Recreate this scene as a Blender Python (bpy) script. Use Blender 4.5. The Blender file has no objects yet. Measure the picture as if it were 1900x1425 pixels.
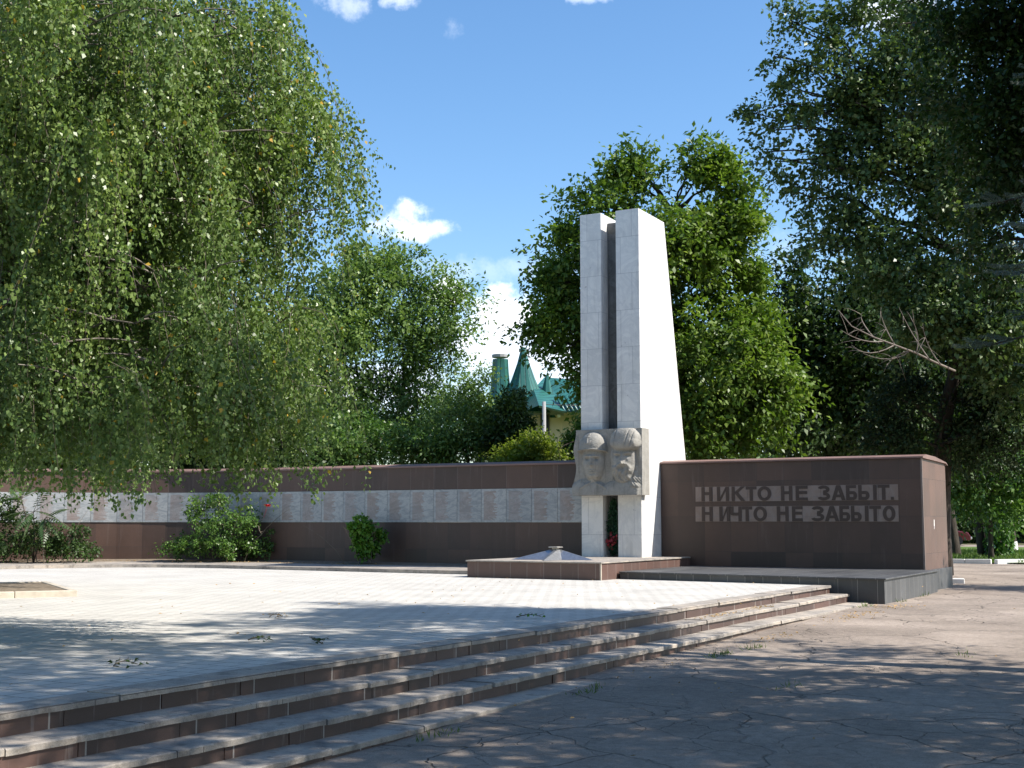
import bpy, bmesh, math, random
import numpy as np
from mathutils import Vector, Matrix

# ------------------------------------------------------------------ camera, sky, sun, exposure
SC = bpy.context.scene
COL = SC.collection
FPX, YAW, PITCH, EYE = 2400.0, math.radians(29.4), math.atan(255.5/2400.0), 1.25
FW = np.array([-math.sin(YAW)*math.cos(PITCH), math.cos(YAW)*math.cos(PITCH), math.sin(PITCH)])
RT = np.array([math.cos(YAW), math.sin(YAW), 0.0])
UPV = np.cross(RT, FW)
CAM = np.array([0.0, 0.0, EYE])

cam_data = bpy.data.cameras.new("camera")
cam_data.sensor_width = 36.0
cam_data.lens = FPX/1900.0*36.0
cam_data.clip_start = 0.1
cam_data.clip_end = 2000.0
cam = bpy.data.objects.new("camera", cam_data)
COL.objects.link(cam)
cam.matrix_world = Matrix(((RT[0], UPV[0], -FW[0], CAM[0]), (RT[1], UPV[1], -FW[1], CAM[1]), (RT[2], UPV[2], -FW[2], CAM[2]), (0, 0, 0, 1)))
SC.camera = cam

SUN_EL, SUN_AZ = math.radians(45), math.radians(14)       # azimuth from +X towards +Y
SUND = Vector((math.cos(SUN_EL)*math.cos(SUN_AZ), math.cos(SUN_EL)*math.sin(SUN_AZ), math.sin(SUN_EL)))
sl = bpy.data.lights.new("sun", 'SUN')
sl.energy = 5.0
sl.angle = math.radians(0.53)
sl.color = (1.0, 0.945, 0.86)
sun = bpy.data.objects.new("sun", sl)
COL.objects.link(sun)
sun.rotation_euler = SUND.to_track_quat('Z', 'Y').to_euler()
sun.location = (20, 5, 40)

SC.view_settings.view_transform = 'Standard'
SC.view_settings.look = 'None'
SC.view_settings.gamma = 1.0
SC.view_settings.exposure = 0.72
SC.cycles.max_bounces = 6
SC.cycles.diffuse_bounces = 3
SC.cycles.transmission_bounces = 3
SC.cycles.transparent_max_bounces = 4
SC.cycles.caustics_reflective = False
SC.cycles.caustics_refractive = False


def ray(px, py):
    return FW + RT*(px-950)/FPX - UPV*(py-712.5)/FPX


def at(px, py, dist):
    """world point that lies `dist` metres in front of the eye along a sight line"""
    return CAM + ray(px, py)*dist


def sky_world():
    w = bpy.data.worlds.new("World")
    SC.world = w
    w.use_nodes = True
    nt = w.node_tree
    N, L = nt.nodes, nt.links
    N.clear()
    out = N.new('ShaderNodeOutputWorld')
    bg = N.new('ShaderNodeBackground')
    bg.inputs['Strength'].default_value = 0.13
    sky = N.new('ShaderNodeTexSky')
    sky.sky_type = 'NISHITA'
    sky.sun_disc = False
    sky.sun_elevation = SUN_EL
    sky.sun_rotation = math.pi/2 - SUN_AZ
    sky.air_density = 1.0
    sky.dust_density = 0.6
    sky.ozone_density = 2.0
    hs = N.new('ShaderNodeHueSaturation')
    hs.inputs['Saturation'].default_value = 1.20
    hs.inputs['Value'].default_value = 1.04
    L.new(sky.outputs[0], hs.inputs['Color'])
    tc = N.new('ShaderNodeTexCoord')
    no = N.new('ShaderNodeTexNoise')
    no.inputs['Scale'].default_value = 42.0
    no.inputs['Detail'].default_value = 9.0
    no.inputs['Roughness'].default_value = 0.62
    L.new(tc.outputs['Generated'], no.inputs['Vector'])

    def math_(op, a, b=None, c=None):
        n = N.new('ShaderNodeMath')
        n.operation = op
        for i, v in enumerate((a, b, c)):
            if v is None:
                continue
            if isinstance(v, (int, float)):
                n.inputs[i].default_value = v
            else:
                L.new(v, n.inputs[i])
        return n.outputs[0]

    def dot(vec):
        n = N.new('ShaderNodeVectorMath')
        n.operation = 'DOT_PRODUCT'
        L.new(tc.outputs['Generated'], n.inputs[0])
        n.inputs[1].default_value = [float(v) for v in vec]
        return n.outputs['Value']
    nz = math_('SUBTRACT', no.outputs['Fac'], 0.5)
    total = None
    # direction (as sight line), half width, half height, strength, wobble, edge softness
    clouds = [(748, 404, 52, 36, 1.0, 2.0, 1.1), (790, 424, 56, 19, 1.0, 2.0, 1.1), (716, 416, 36, 24, .9, 2.2, 1.2), (762, 434, 62, 17, .85, 2.2, 1.2),
              (830, 545, 40, 32, 1.0, 2.0, 1.0), (935, 578, 66, 52, 1.0, 1.8, .95), (890, 615, 95, 55, .92, 1.8, 1.2),
              (960, 650, 150, 62, .75, 1.2, .9), (700, 720, 200, 55, .8, 1.2, .9), (1120, 700, 220, 70, .7, 1.2, .9),
              (840, 52, 18, 22, .22, 3.6, 1.8), (640, 8, 44, 26, .40, 3.4, 1.6), (745, 0, 38, 17, .5, 3.4, 1.5), (1095, -8, 44, 14, .45, 3.4, 1.5),
              (1660, 10, 80, 40, .7, 1.8, .9), (300, 400, 240, 120, .35, 2.5, 1.2), (-300, 500, 250, 100, .4, 2.2, .9),
              (1250, 480, 260, 60, .18, 2.5, 1.5), (900, 500, 220, 26, .22, 2.5, 1.4)]
    for px, py, rx, ry, s, wob, soft in clouds:
        d = ray(px, py)
        dn = d/np.linalg.norm(d)
        ri = np.cross(dn, (0, 0, 1.0))
        ri /= np.linalg.norm(ri)
        up = np.cross(ri, dn)
        sx, sy = rx/FPX, ry/FPX
        a = dot(ri/sx)
        b = dot(up/sy)
        q = math_('SUBTRACT', 1.0, math_('ADD', math_('MULTIPLY', a, a), math_('MULTIPLY', b, b)))
        q = math_('ADD', q, math_('MULTIPLY', nz, wob*2))
        m = N.new('ShaderNodeMapRange')
        m.interpolation_type = 'SMOOTHSTEP'
        m.inputs['From Min'].default_value = -0.25*soft
        m.inputs['From Max'].default_value = 1.0*soft
        m.inputs['To Max'].default_value = s
        L.new(q, m.inputs['Value'])
        f = math_('MULTIPLY', m.outputs[0], math_('GREATER_THAN', dot(dn), 0.3))
        total = f if total is None else math_('MAXIMUM', total, f)
    no2 = N.new('ShaderNodeTexNoise')
    no2.inputs['Scale'].default_value = 22.0
    no2.inputs['Detail'].default_value = 5.0
    L.new(tc.outputs['Generated'], no2.inputs['Vector'])
    cr = N.new('ShaderNodeValToRGB')
    cr.color_ramp.elements[0].position = 0.3
    cr.color_ramp.elements[0].color = (6.2, 6.9, 8.2, 1)
    cr.color_ramp.elements[1].position = 0.62
    cr.color_ramp.elements[1].color = (8.2, 8.4, 8.8, 1)
    L.new(no2.outputs['Fac'], cr.inputs['Fac'])
    mix = N.new('ShaderNodeMix')
    mix.data_type = 'RGBA'
    L.new(total, mix.inputs['Factor'])
    L.new(hs.outputs['Color'], mix.inputs[6])
    L.new(cr.outputs['Color'], mix.inputs[7])
    L.new(mix.outputs[2], bg.inputs['Color'])
    L.new(bg.outputs[0], out.inputs[0])


sky_world()

# ------------------------------------------------------------------ tagging and linking


def tag(o, label=None, cat=None, group=None, kind=None):
    if label: o['label'] = label
    if cat: o['category'] = cat
    if group: o['group'] = group
    if kind: o['kind'] = kind
    return o


def empty(name, loc, label=None, cat=None, group=None, rz=0.0):
    o = bpy.data.objects.new(name, None)
    COL.objects.link(o)
    o.location = loc
    o.rotation_euler = (0, 0, rz)
    o.empty_display_size = 0.2
    return tag(o, label, cat, group)


def link(name, me, mats, parent=None):
    o = bpy.data.objects.new(name, me)
    COL.objects.link(o)
    for m in (mats if isinstance(mats, (list, tuple)) else [mats]):
        me.materials.append(m)
    if parent is not None:
        o.parent = parent
        o.matrix_parent_inverse = Matrix.Translation(parent.location).inverted() if parent.rotation_euler.z == 0 else (Matrix.Translation(parent.location) @ parent.rotation_euler.to_matrix().to_4x4()).inverted()
    return o


class MB:
    """collects boxes, prisms and tubes, and links them as ONE mesh object"""

    def __init__(self):
        self.v, self.f, self.m, self.s, self.uv = [], [], [], [], {}

    def face(self, idx, mat=0, smooth=False, uv=None):
        if uv: self.uv[len(self.f)] = uv
        self.f.append(tuple(idx)); self.m.append(mat); self.s.append(smooth)

    def poly(self, pts, mat=0, uv=None):
        n = len(self.v)
        self.v += [tuple(p) for p in pts]
        self.face(range(n, n+len(pts)), mat, False, uv)

    def hexa(self, b, t, mat=0):
        """b, t: four bottom and four top corners, counter-clockwise from above"""
        n = len(self.v)
        self.v += [tuple(p) for p in b]+[tuple(p) for p in t]
        self.face((n+3, n+2, n+1, n), mat)
        self.face((n+4, n+5, n+6, n+7), mat)
        for i in range(4):
            j = (i+1) % 4
            self.face((n+i, n+j, n+4+j, n+4+i), mat)

    def box(self, x0, x1, y0, y1, z0, z1, mat=0):
        self.hexa([(x0, y0, z0), (x1, y0, z0), (x1, y1, z0), (x0, y1, z0)], [(x0, y0, z1), (x1, y0, z1), (x1, y1, z1), (x0, y1, z1)], mat)

    def prism(self, ring, z0, z1, mat=0):
        n, k = len(self.v), len(ring)
        self.v += [(x, y, z0) for x, y in ring]+[(x, y, z1) for x, y in ring]
        self.face(range(n+k-1, n-1, -1), mat)
        self.face(range(n+k, n+2*k), mat)
        for i in range(k):
            j = (i+1) % k
            self.face((n+i, n+j, n+k+j, n+k+i), mat)

    def tube(self, pts, radii, sides=6, mat=0, cap=True):
        pts = [Vector(p) for p in pts]
        base = len(self.v)
        ref = Vector((0.31, 0.2, 0.93)).normalized()
        for i, p in enumerate(pts):
            d = (pts[min(i+1, len(pts)-1)]-pts[max(i-1, 0)])
            d = d.normalized() if d.length > 1e-9 else Vector((0, 0, 1))
            a = d.cross(ref)
            if a.length < 1e-3: a = d.cross(Vector((1, 0, 0)))
            a.normalize()
            b = d.cross(a)
            for k in range(sides):
                t = 2*math.pi*k/sides
                q = p+(a*math.cos(t)+b*math.sin(t))*radii[i]
                self.v.append((q.x, q.y, q.z))
        for i in range(len(pts)-1):
            for k in range(sides):
                k2 = (k+1) % sides
                self.face((base+i*sides+k, base+i*sides+k2, base+(i+1)*sides+k2, base+(i+1)*sides+k), mat, True)
        if cap:
            self.face(range(base+sides-1, base-1, -1), mat)
            self.face(range(base+(len(pts)-1)*sides, base+len(pts)*sides), mat)

    def build(self, name, mats, parent=None, bevel=0.0, seg=2):
        me = bpy.data.meshes.new(name)
        me.from_pydata(self.v, [], self.f)
        me.polygons.foreach_set('material_index', self.m)
        me.polygons.foreach_set('use_smooth', self.s)
        uvl = me.uv_layers.new(name='metres')
        buf = np.zeros(len(me.loops)*2, np.float32)
        for p in me.polygons:
            if p.index in self.uv:
                for li, c in zip(p.loop_indices, self.uv[p.index]):
                    buf[2*li], buf[2*li+1] = c
                continue
            n = p.normal
            t = None
            if abs(n.z) < 0.8:
                t = Vector((-n.y, n.x, 0)).normalized()
            for li in p.loop_indices:
                co = me.vertices[me.loops[li].vertex_index].co
                if t is None:
                    buf[2*li], buf[2*li+1] = co.x, co.y
                else:
                    buf[2*li], buf[2*li+1] = co.dot(t), co.z
        uvl.data.foreach_set('uv', buf)
        me.update()
        o = link(name, me, mats, parent)
        if bevel:
            b = o.modifiers.new('edge', 'BEVEL')
            b.width = bevel
            b.segments = seg
            b.limit_method = 'ANGLE'
            b.angle_limit = math.radians(35)
        return o


# ------------------------------------------------------------------ materials


class NT:
    def __init__(self, name):
        self.m = bpy.data.materials.new(name)
        self.m.use_nodes = True
        self.nt = self.m.node_tree
        self.N, self.L = self.nt.nodes, self.nt.links
        self.p = self.N['Principled BSDF']
        self.out = self.N['Material Output']
        self.tc = self.N.new('ShaderNodeTexCoord')

    def noise(self, scale, detail=4, rough=.55, coord='Object', vec=None, dist=0.0):
        n = self.N.new('ShaderNodeTexNoise')
        n.inputs['Scale'].default_value = scale
        n.inputs['Detail'].default_value = detail
        n.inputs['Roughness'].default_value = rough
        n.inputs['Distortion'].default_value = dist
        self.L.new(vec if vec is not None else self.tc.outputs[coord], n.inputs['Vector'])
        return n.outputs['Fac']

    def ramp(self, fac, stops):
        n = self.N.new('ShaderNodeValToRGB')
        e = n.color_ramp.elements
        while len(e) < len(stops): e.new(0.5)
        for i, (p, c) in enumerate(stops):
            e[i].position = p
            e[i].color = (c[0], c[1], c[2], 1) if hasattr(c, '__len__') else (c, c, c, 1)
        self.L.new(fac, n.inputs['Fac'])
        return n.outputs['Color']

    def mix(self, fac, a, b, mode='MIX'):
        n = self.N.new('ShaderNodeMix')
        n.data_type = 'RGBA'
        n.blend_type = mode
        for s, v in ((n.inputs['Factor'], fac), (n.inputs[6], a), (n.inputs[7], b)):
            if isinstance(v, (int, float)): s.default_value = v
            elif isinstance(v, tuple): s.default_value = (v[0], v[1], v[2], 1)
            else: self.L.new(v, s)
        return n.outputs[2]

    def math(self, op, a, b=0.0, c=0.0):
        n = self.N.new('ShaderNodeMath')
        n.operation = op
        for i, v in enumerate((a, b, c)):
            if isinstance(v, (int, float)): n.inputs[i].default_value = v
            else: self.L.new(v, n.inputs[i])
        return n.outputs[0]

    def vmath(self, op, a, b=None):
        n = self.N.new('ShaderNodeVectorMath')
        n.operation = op
        for i, v in enumerate((a, b)):
            if v is None: continue
            if isinstance(v, tuple): n.inputs[i].default_value = v
            else: self.L.new(v, n.inputs[i])
        return n.outputs[0]

    def brick(self, vec, w, h, mortar, c1, c2, cm, offset=0.5, smooth=0.1):
        n = self.N.new('ShaderNodeTexBrick')
        n.offset = offset
        n.inputs['Scale'].default_value = 1.0
        n.inputs['Brick Width'].default_value = w
        n.inputs['Row Height'].default_value = h
        n.inputs['Mortar Size'].default_value = mortar
        n.inputs['Mortar Smooth'].default_value = smooth
        for k, c in (('Color1', c1), ('Color2', c2), ('Mortar', cm)):
            n.inputs[k].default_value = (c[0], c[1], c[2], 1)
        self.L.new(vec, n.inputs['Vector'])
        return n

    def map(self, vec, loc=(0, 0, 0), rot=(0, 0, 0), scale=(1, 1, 1)):
        n = self.N.new('ShaderNodeMapping')
        n.inputs['Location'].default_value = loc
        n.inputs['Rotation'].default_value = rot
        n.inputs['Scale'].default_value = scale
        self.L.new(vec, n.inputs['Vector'])
        return n.outputs[0]

    def bump(self, h, strength=.3, dist=.01, prev=None):
        n = self.N.new('ShaderNodeBump')
        n.inputs['Strength'].default_value = strength
        n.inputs['Distance'].default_value = dist
        self.L.new(h, n.inputs['Height'])
        if prev is not None: self.L.new(prev, n.inputs['Normal'])
        return n.outputs[0]

    def done(self, color, rough=.6, normal=None, spec=.5, metal=0.0):
        for k, v in (('Base Color', color), ('Roughness', rough), ('Metallic', metal), ('Specular IOR Level', spec)):
            s = self.p.inputs[k]
            if isinstance(v, (int, float)): s.default_value = v
            elif isinstance(v, tuple): s.default_value = (v[0], v[1], v[2], 1)
            else: self.L.new(v, s)
        if normal is not None: self.L.new(normal, self.p.inputs['Normal'])
        return self.m


def granite(name, c1, c2, w, h, joint, mortar=.0035, rough=.42, offset=0.0, streak=.25, loc=(0, 0, 0)):
    t = NT(name)
    uv = t.map(t.tc.outputs['UV'], loc=loc)
    b = t.brick(uv, w, h, mortar, c1, c2, joint, offset)
    sp = t.noise(240, 3, .7)
    col = t.mix(.55, b.outputs['Color'], t.ramp(sp, [(.3, .45), (.7, 1.5)]), 'MULTIPLY')
    big = t.noise(1.1, 5, .6)
    col = t.mix(.7, col, t.ramp(big, [(.3, .72), (.7, 1.22)]), 'MULTIPLY')
    st = t.noise(1.0, 5, .65, vec=t.map(t.tc.outputs['UV'], scale=(9, .6, 1)))
    col = t.mix(t.math('MULTIPLY', t.ramp(st, [(.58, 0.0), (.78, 1.0)]), streak), col, (.32, .28, .26))
    bm = t.bump(t.math('ADD', t.math('MULTIPLY', b.outputs['Fac'], -1.0), t.math('MULTIPLY', sp, .15)), .5, .004)
    return t.done(col, t.math('ADD', rough, t.math('MULTIPLY', big, .2)), bm)


def marble(name, tone, w, h, joint, mortar=.004, offset=.5, vein=.5, grime=.3):
    t = NT(name)
    b = t.brick(t.tc.outputs['UV'], w, h, mortar, tone, tuple(c*.91 for c in tone), joint, offset)
    wv = t.noise(1.6, 8, .66, dist=1.4)
    v = t.ramp(wv, [(.40, 0.0), (.5, 1.0), (.60, 0.0)])
    col = t.mix(t.math('MULTIPLY', v, vein*.5), b.outputs['Color'], (.40, .41, .43))
    cl = t.noise(.9, 5, .6)
    col = t.mix(.8, col, t.ramp(cl, [(.3, .84), (.7, 1.06)]), 'MULTIPLY')
    st = t.noise(1.0, 6, .7, vec=t.map(t.tc.outputs['UV'], scale=(5, .5, 1)))
    col = t.mix(t.math('MULTIPLY', t.ramp(st, [(.55, 0.0), (.8, 1.0)]), grime), col, (.30, .29, .27))
    sp = t.noise(7, 2, .5)
    col = t.mix(t.math('MULTIPLY', t.ramp(sp, [(.74, 0.0), (.80, 1.0)]), .6), col, (.22, .21, .20))
    bm = t.bump(t.math('MULTIPLY', b.outputs['Fac'], -1.0), .5, .004)
    return t.done(col, .42, bm)


def plain(name, c, rough=.6, var=.15, scale=6, metal=0.0, bump=.0, spec=.5, c2=None):
    t = NT(name)
    n = t.noise(scale, 6, .6)
    if c2 is None:
        col = t.ramp(n, [(.25, tuple(x*(1-var) for x in c)), (.75, tuple(min(1, x*(1+var)) for x in c))])
    else:
        col = t.ramp(n, [(.35, c), (.65, c2)])
    nm = t.bump(t.noise(scale*9, 3), bump, .01) if bump else None
    return t.done(col, rough, nm, spec, metal)


def leaf_mat(name, c, c2, rough=.5, trans=.30, odd=None, odd_share=.02):
    t = NT(name)
    g = t.N.new('ShaderNodeNewGeometry')
    r = g.outputs['Random Per Island']
    col = t.ramp(r, [(.0, c), (.5, tuple((a+b)/2 for a, b in zip(c, c2))), (1.0, c2)])
    if odd:
        m = t.math('GREATER_THAN', t.math('FRACT', t.math('MULTIPLY', r, 37.7)), 1-odd_share)
        col = t.mix(m, col, odd)
    n = t.noise(.7, 3)
    col = t.mix(.8, col, t.ramp(n, [(.32, (.60, .66, .75)), (.5, (1.0, 1.0, 1.0)), (.68, (1.42, 1.30, 1.05))]), 'MULTIPLY')
    t.done(col, rough, None, .32)
    tr = t.N.new('ShaderNodeBsdfTranslucent')
    t.L.new(t.mix(.6, col, (1.6, 1.9, .5), 'MULTIPLY'), tr.inputs['Color'])
    mx = t.N.new('ShaderNodeMixShader')
    mx.inputs[0].default_value = trans
    t.L.new(t.p.outputs[0], mx.inputs[1])
    t.L.new(tr.outputs[0], mx.inputs[2])
    t.L.new(mx.outputs[0], t.out.inputs[0])
    return t.m


def bark_mat(name, c, c2, sx=14):
    t = NT(name)
    n = t.noise(1.0, 6, .7, vec=t.map(t.tc.outputs['Object'], scale=(sx, sx, 3)))
    return t.done(t.ramp(n, [(.35, c), (.65, c2)]), .9, t.bump(n, .8, .03), .2)


def asphalt_mat():
    t = NT('old_asphalt')
    o = t.tc.outputs['Object']
    wob = t.N.new('ShaderNodeTexNoise')
    wob.inputs['Scale'].default_value = 1.3
    wob.inputs['Detail'].default_value = 5
    t.L.new(o, wob.inputs['Vector'])
    w = t.vmath('MULTIPLY', t.vmath('SUBTRACT', wob.outputs['Color'], (.5, .5, .5)), (.9, .9, 0))
    vec = t.vmath('ADD', t.map(o, rot=(0, 0, .5)), w)

    def cracks(scale, width, rnd=1.0):
        v = t.N.new('ShaderNodeTexVoronoi')
        v.feature = 'DISTANCE_TO_EDGE'
        v.voronoi_dimensions = '2D'
        v.inputs['Scale'].default_value = scale
        v.inputs['Randomness'].default_value = rnd
        t.L.new(vec, v.inputs['Vector'])
        return t.ramp(v.outputs['Distance'], [(0.0, 1.0), (width, 0.0)])
    c1 = cracks(.62, .011)
    c2 = cracks(1.9, .012)
    gate = t.ramp(t.noise(.35, 3), [(.47, 0.0), (.62, .85)])
    c2 = t.math('MULTIPLY', c2, gate)
    cr = t.math('MAXIMUM', t.math('MULTIPLY', c1, t.ramp(t.noise(.8, 3), [(.35, .25), (.55, 1.0)])), c2)
    big = t.noise(.42, 6, .62)
    base = t.ramp(big, [(.28, (.190, .152, .122)), (.5, (.285, .233, .190)), (.72, (.375, .308, .255))])
    cell = t.N.new('ShaderNodeTexVoronoi')
    cell.voronoi_dimensions = '2D'
    cell.inputs['Scale'].default_value = .62
    t.L.new(vec, cell.inputs['Vector'])
    base = t.mix(.28, base, t.ramp(cell.outputs['Color'], [(0.1, .62), (.9, 1.38)]), 'MULTIPLY')
    ag = t.noise(95, 3, .75)
    base = t.mix(.75, base, t.ramp(ag, [(.32, .62), (.68, 1.38)]), 'MULTIPLY')
    mid = t.noise(11, 6, .75)
    base = t.mix(.8, base, t.ramp(mid, [(.3, .70), (.7, 1.30)]), 'MULTIPLY')
    pit = t.noise(38, 4, .8)
    base = t.mix(t.math('MULTIPLY', t.ramp(pit, [(.60, 0.0), (.70, 1.0)]), .55), base, (.09, .078, .066))
    st = t.noise(3.2, 6, .7)
    base = t.mix(t.math('MULTIPLY', t.ramp(st, [(.56, 0.0), (.72, 1.0)]), .5), base, (.13, .112, .095))
    col = t.mix(t.math('MULTIPLY', cr, .68), base, (.055, .048, .04))
    h = t.math('SUBTRACT', t.math('ADD', t.math('MULTIPLY', ag, .25), t.math('MULTIPLY', st, .4)), t.math('MULTIPLY', cr, 1.3))
    return t.done(col, .88, t.bump(t.math('ADD', h, t.math('MULTIPLY', mid, .6)), 1.0, .02), .3)


def tile_mat():
    t = NT('pale_paving_tiles')
    uv = t.map(t.tc.outputs['Object'], rot=(0, 0, .0))
    wob = t.N.new('ShaderNodeTexNoise')
    wob.inputs['Scale'].default_value = 5
    t.L.new(uv, wob.inputs['Vector'])
    uv2 = t.vmath('ADD', uv, t.vmath('MULTIPLY', t.vmath('SUBTRACT', wob.outputs['Color'], (.5, .5, .5)), (.018, .018, 0)))
    b = t.brick(uv2, .25, .25, .010, (.575, .555, .52), (.535, .512, .478), (.26, .245, .22), .5, .35)
    col = b.outputs['Color']
    n = t.noise(.8, 6, .65)
    col = t.mix(.9, col, t.ramp(n, [(.28, (.80, .79, .77)), (.7, (1.10, 1.09, 1.06))]), 'MULTIPLY')
    g = t.noise(42, 4, .7)
    col = t.mix(.6, col, t.ramp(g, [(.3, .80), (.7, 1.16)]), 'MULTIPLY')
    s = t.noise(4.5, 5, .7)
    col = t.mix(t.math('MULTIPLY', t.ramp(s, [(.62, 0.0), (.74, 1.0)]), .35), col, (.30, .265, .22))
    return t.done(col, .85, t.bump(t.math('ADD', t.math('MULTIPLY', b.outputs['Fac'], -1.0), t.math('MULTIPLY', g, .3)), .6, .006), .3)


def plaque_mat():
    """polished marble plaque with a column of engraved reddish names; UV runs 0..1 over one plaque"""
    t = NT('engraved_marble')
    uv = t.tc.outputs['UV']
    info = t.N.new('ShaderNodeObjectInfo')
    rnd = info.outputs['Random']
    shift = t.N.new('ShaderNodeCombineXYZ')
    t.L.new(t.math('MULTIPLY', rnd, 37.0), shift.inputs[0])
    t.L.new(t.math('MULTIPLY', rnd, 11.0), shift.inputs[2])
    pos = t.vmath('ADD', t.tc.outputs['Object'], shift.outputs[0])
    wv = t.noise(2.0, 8, .68, vec=t.map(pos, rot=(0, .8, 0), scale=(1, 1, 2.2)), dist=2.2)
    base = t.ramp(wv, [(.30, (.225, .245, .26)), (.46, (.29, .31, .322)), (.56, (.39, .40, .405)), (.66, (.25, .272, .285))])
    base = t.mix(.55, base, t.ramp(rnd, [(0, (.80, .82, .85)), (1, (1.16, 1.14, 1.12))]), 'MULTIPLY')
    sep = t.N.new('ShaderNodeSeparateXYZ')
    t.L.new(uv, sep.inputs[0])
    u, v = sep.outputs[0], sep.outputs[1]
    rows = t.math('FRACT', t.math('MULTIPLY', v, 26.0))
    line = t.math('MULTIPLY', t.math('GREATER_THAN', rows, .28), t.math('LESS_THAN', rows, .82))
    rowid = t.math('FLOOR', t.math('MULTIPLY', v, 26.0))
    cw = t.N.new('ShaderNodeCombineXYZ')
    t.L.new(t.math('MULTIPLY', u, 20.0), cw.inputs[0])
    t.L.new(t.math('ADD', t.math('MULTIPLY', rowid, 3.7), t.math('MULTIPLY', rnd, 90.0)), cw.inputs[1])
    let = t.N.new('ShaderNodeTexNoise')
    let.inputs['Scale'].default_value = 1.6
    let.inputs['Detail'].default_value = 1
    t.L.new(cw.outputs[0], let.inputs['Vector'])
    gl = t.ramp(let.outputs['Fac'], [(.36, 0.0), (.42, 1.0)])
    cr = t.N.new('ShaderNodeCombineXYZ')
    t.L.new(t.math('ADD', t.math('MULTIPLY', rowid, 7.13), t.math('MULTIPLY', rnd, 50.0)), cr.inputs[0])
    wn = t.N.new('ShaderNodeTexWhiteNoise')
    wn.noise_dimensions = '3D'
    t.L.new(cr.outputs[0], wn.inputs['Vector'])
    right = t.math('ADD', .46, t.math('MULTIPLY', wn.outputs['Value'], .20))
    inside = t.math('MULTIPLY', t.math('GREATER_THAN', u, .10), t.math('LESS_THAN', u, right))
    inside = t.math('MULTIPLY', inside, t.math('MULTIPLY', t.math('GREATER_THAN', v, .06), t.math('LESS_THAN', v, .93)))
    txt = t.math('MULTIPLY', t.math('MULTIPLY', line, gl), inside)
    fade = t.ramp(t.noise(3.0, 3, vec=pos), [(.36, .12), (.62, .55)])
    col = t.mix(t.math('MULTIPLY', t.math('MULTIPLY', txt, fade), .62), base, (.25, .10, .065))
    stain = t.math('MULTIPLY', inside, t.ramp(t.noise(2.6, 5, vec=pos), [(.36, .32), (.62, .75)]))
    col = t.mix(t.math('MULTIPLY', t.math('MULTIPLY', stain, .75), t.ramp(rnd, [(.1, .55), (.8, 1.0)])), col, (.235, .150, .115))
    edge = t.math('MAXIMUM', t.math('LESS_THAN', u, .012), t.math('GREATER_THAN', u, .988))
    col = t.mix(t.math('MULTIPLY', edge, .12), col, (.18, .18, .18))
    return t.done(col, .30, t.bump(t.math('MULTIPLY', txt, -1.0), .3, .003))


def carved_stone():
    """tooled grey limestone: chisel furrows, rain streaks, dark lichen spots"""
    t = NT('grey_carved_stone')
    o = t.tc.outputs['Object']
    n = t.noise(4, 7, .7)
    col = t.ramp(n, [(.28, (.25, .238, .21)), (.5, (.315, .30, .268)), (.72, (.385, .368, .33))])
    st = t.noise(1.0, 6, .7, vec=t.map(o, scale=(11, 11, 1.1)))
    col = t.mix(t.math('MULTIPLY', t.ramp(st, [(.54, 0.0), (.72, 1.0)]), .55), col, (.115, .108, .095))
    sp = t.noise(38, 4, .75)
    col = t.mix(t.math('MULTIPLY', t.ramp(sp, [(.60, 0.0), (.70, 1.0)]), .5), col, (.12, .115, .10))
    ch = t.noise(1.0, 3, .6, vec=t.map(o, rot=(0, .6, 0), scale=(26, 26, 120)))
    return t.done(col, .9, t.bump(t.math('ADD', ch, t.math('MULTIPLY', sp, .7)), .7, .012), .2)


def worn_slab():
    """walked-on grey granite: blotches, dark damp marks, pale chips"""
    t = NT('worn_grey_slab')
    o = t.tc.outputs['Object']
    b = t.brick(t.tc.outputs['UV'], 1.37, 9.0, .004, (.365, .325, .28), (.295, .265, .235), (.12, .105, .09), .0)
    col = t.mix(.85, b.outputs['Color'], t.ramp(t.noise(1.9, 7, .68), [(.30, (.48, .49, .52)), (.5, (1.0, 1.0, 1.0)), (.70, (1.45, 1.36, 1.25))]), 'MULTIPLY')
    col = t.mix(.7, col, t.ramp(t.noise(130, 3, .75), [(.32, .66), (.68, 1.34)]), 'MULTIPLY')
    d = t.noise(5.5, 7, .72)
    col = t.mix(t.math('MULTIPLY', t.ramp(d, [(.52, 0.0), (.66, 1.0)]), .65), col, (.10, .09, .08))
    w = t.noise(9, 5, .7)
    col = t.mix(t.math('MULTIPLY', t.ramp(w, [(.66, 0.0), (.74, 1.0)]), .5), col, (.55, .52, .48))
    return t.done(col, .78, t.bump(t.math('ADD', d, t.noise(60, 3, .7)), .5, .006), .35)


M = {}
BR1, BR2 = (.104, .060, .044), (.052, .034, .028)
M['granite'] = granite('brown_granite', BR1, BR2, .68, .86, (.050, .036, .032), loc=(.1, .34, 0), streak=.16)
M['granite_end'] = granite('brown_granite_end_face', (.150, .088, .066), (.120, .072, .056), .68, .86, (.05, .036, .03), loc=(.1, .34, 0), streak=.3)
M['granite_upper'] = granite('brown_granite_frieze', BR1, BR2, .75, 3.0, (.20, .16, .15), .003, loc=(0, 1.0, 0), streak=.2)
M['granite_plat'] = granite('brown_granite_platform', (.125, .072, .058), (.095, .058, .048), .42, 2.0, (.33, .29, .26), .003, loc=(0, 1.0, 0), streak=.35)
M['riser'] = granite('brown_granite_riser', (.105, .060, .048), (.054, .035, .030), 1.05, 9.0, (.30, .27, .25), .008, loc=(0, 4.0, 0), streak=.95)
M['gabbro'] = granite('black_gabbro', (.060, .061, .063), (.092, .093, .095), .40, 2.0, (.33, .31, .29), .004, rough=.40, loc=(0, 1.0, 0), streak=.5)
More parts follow.
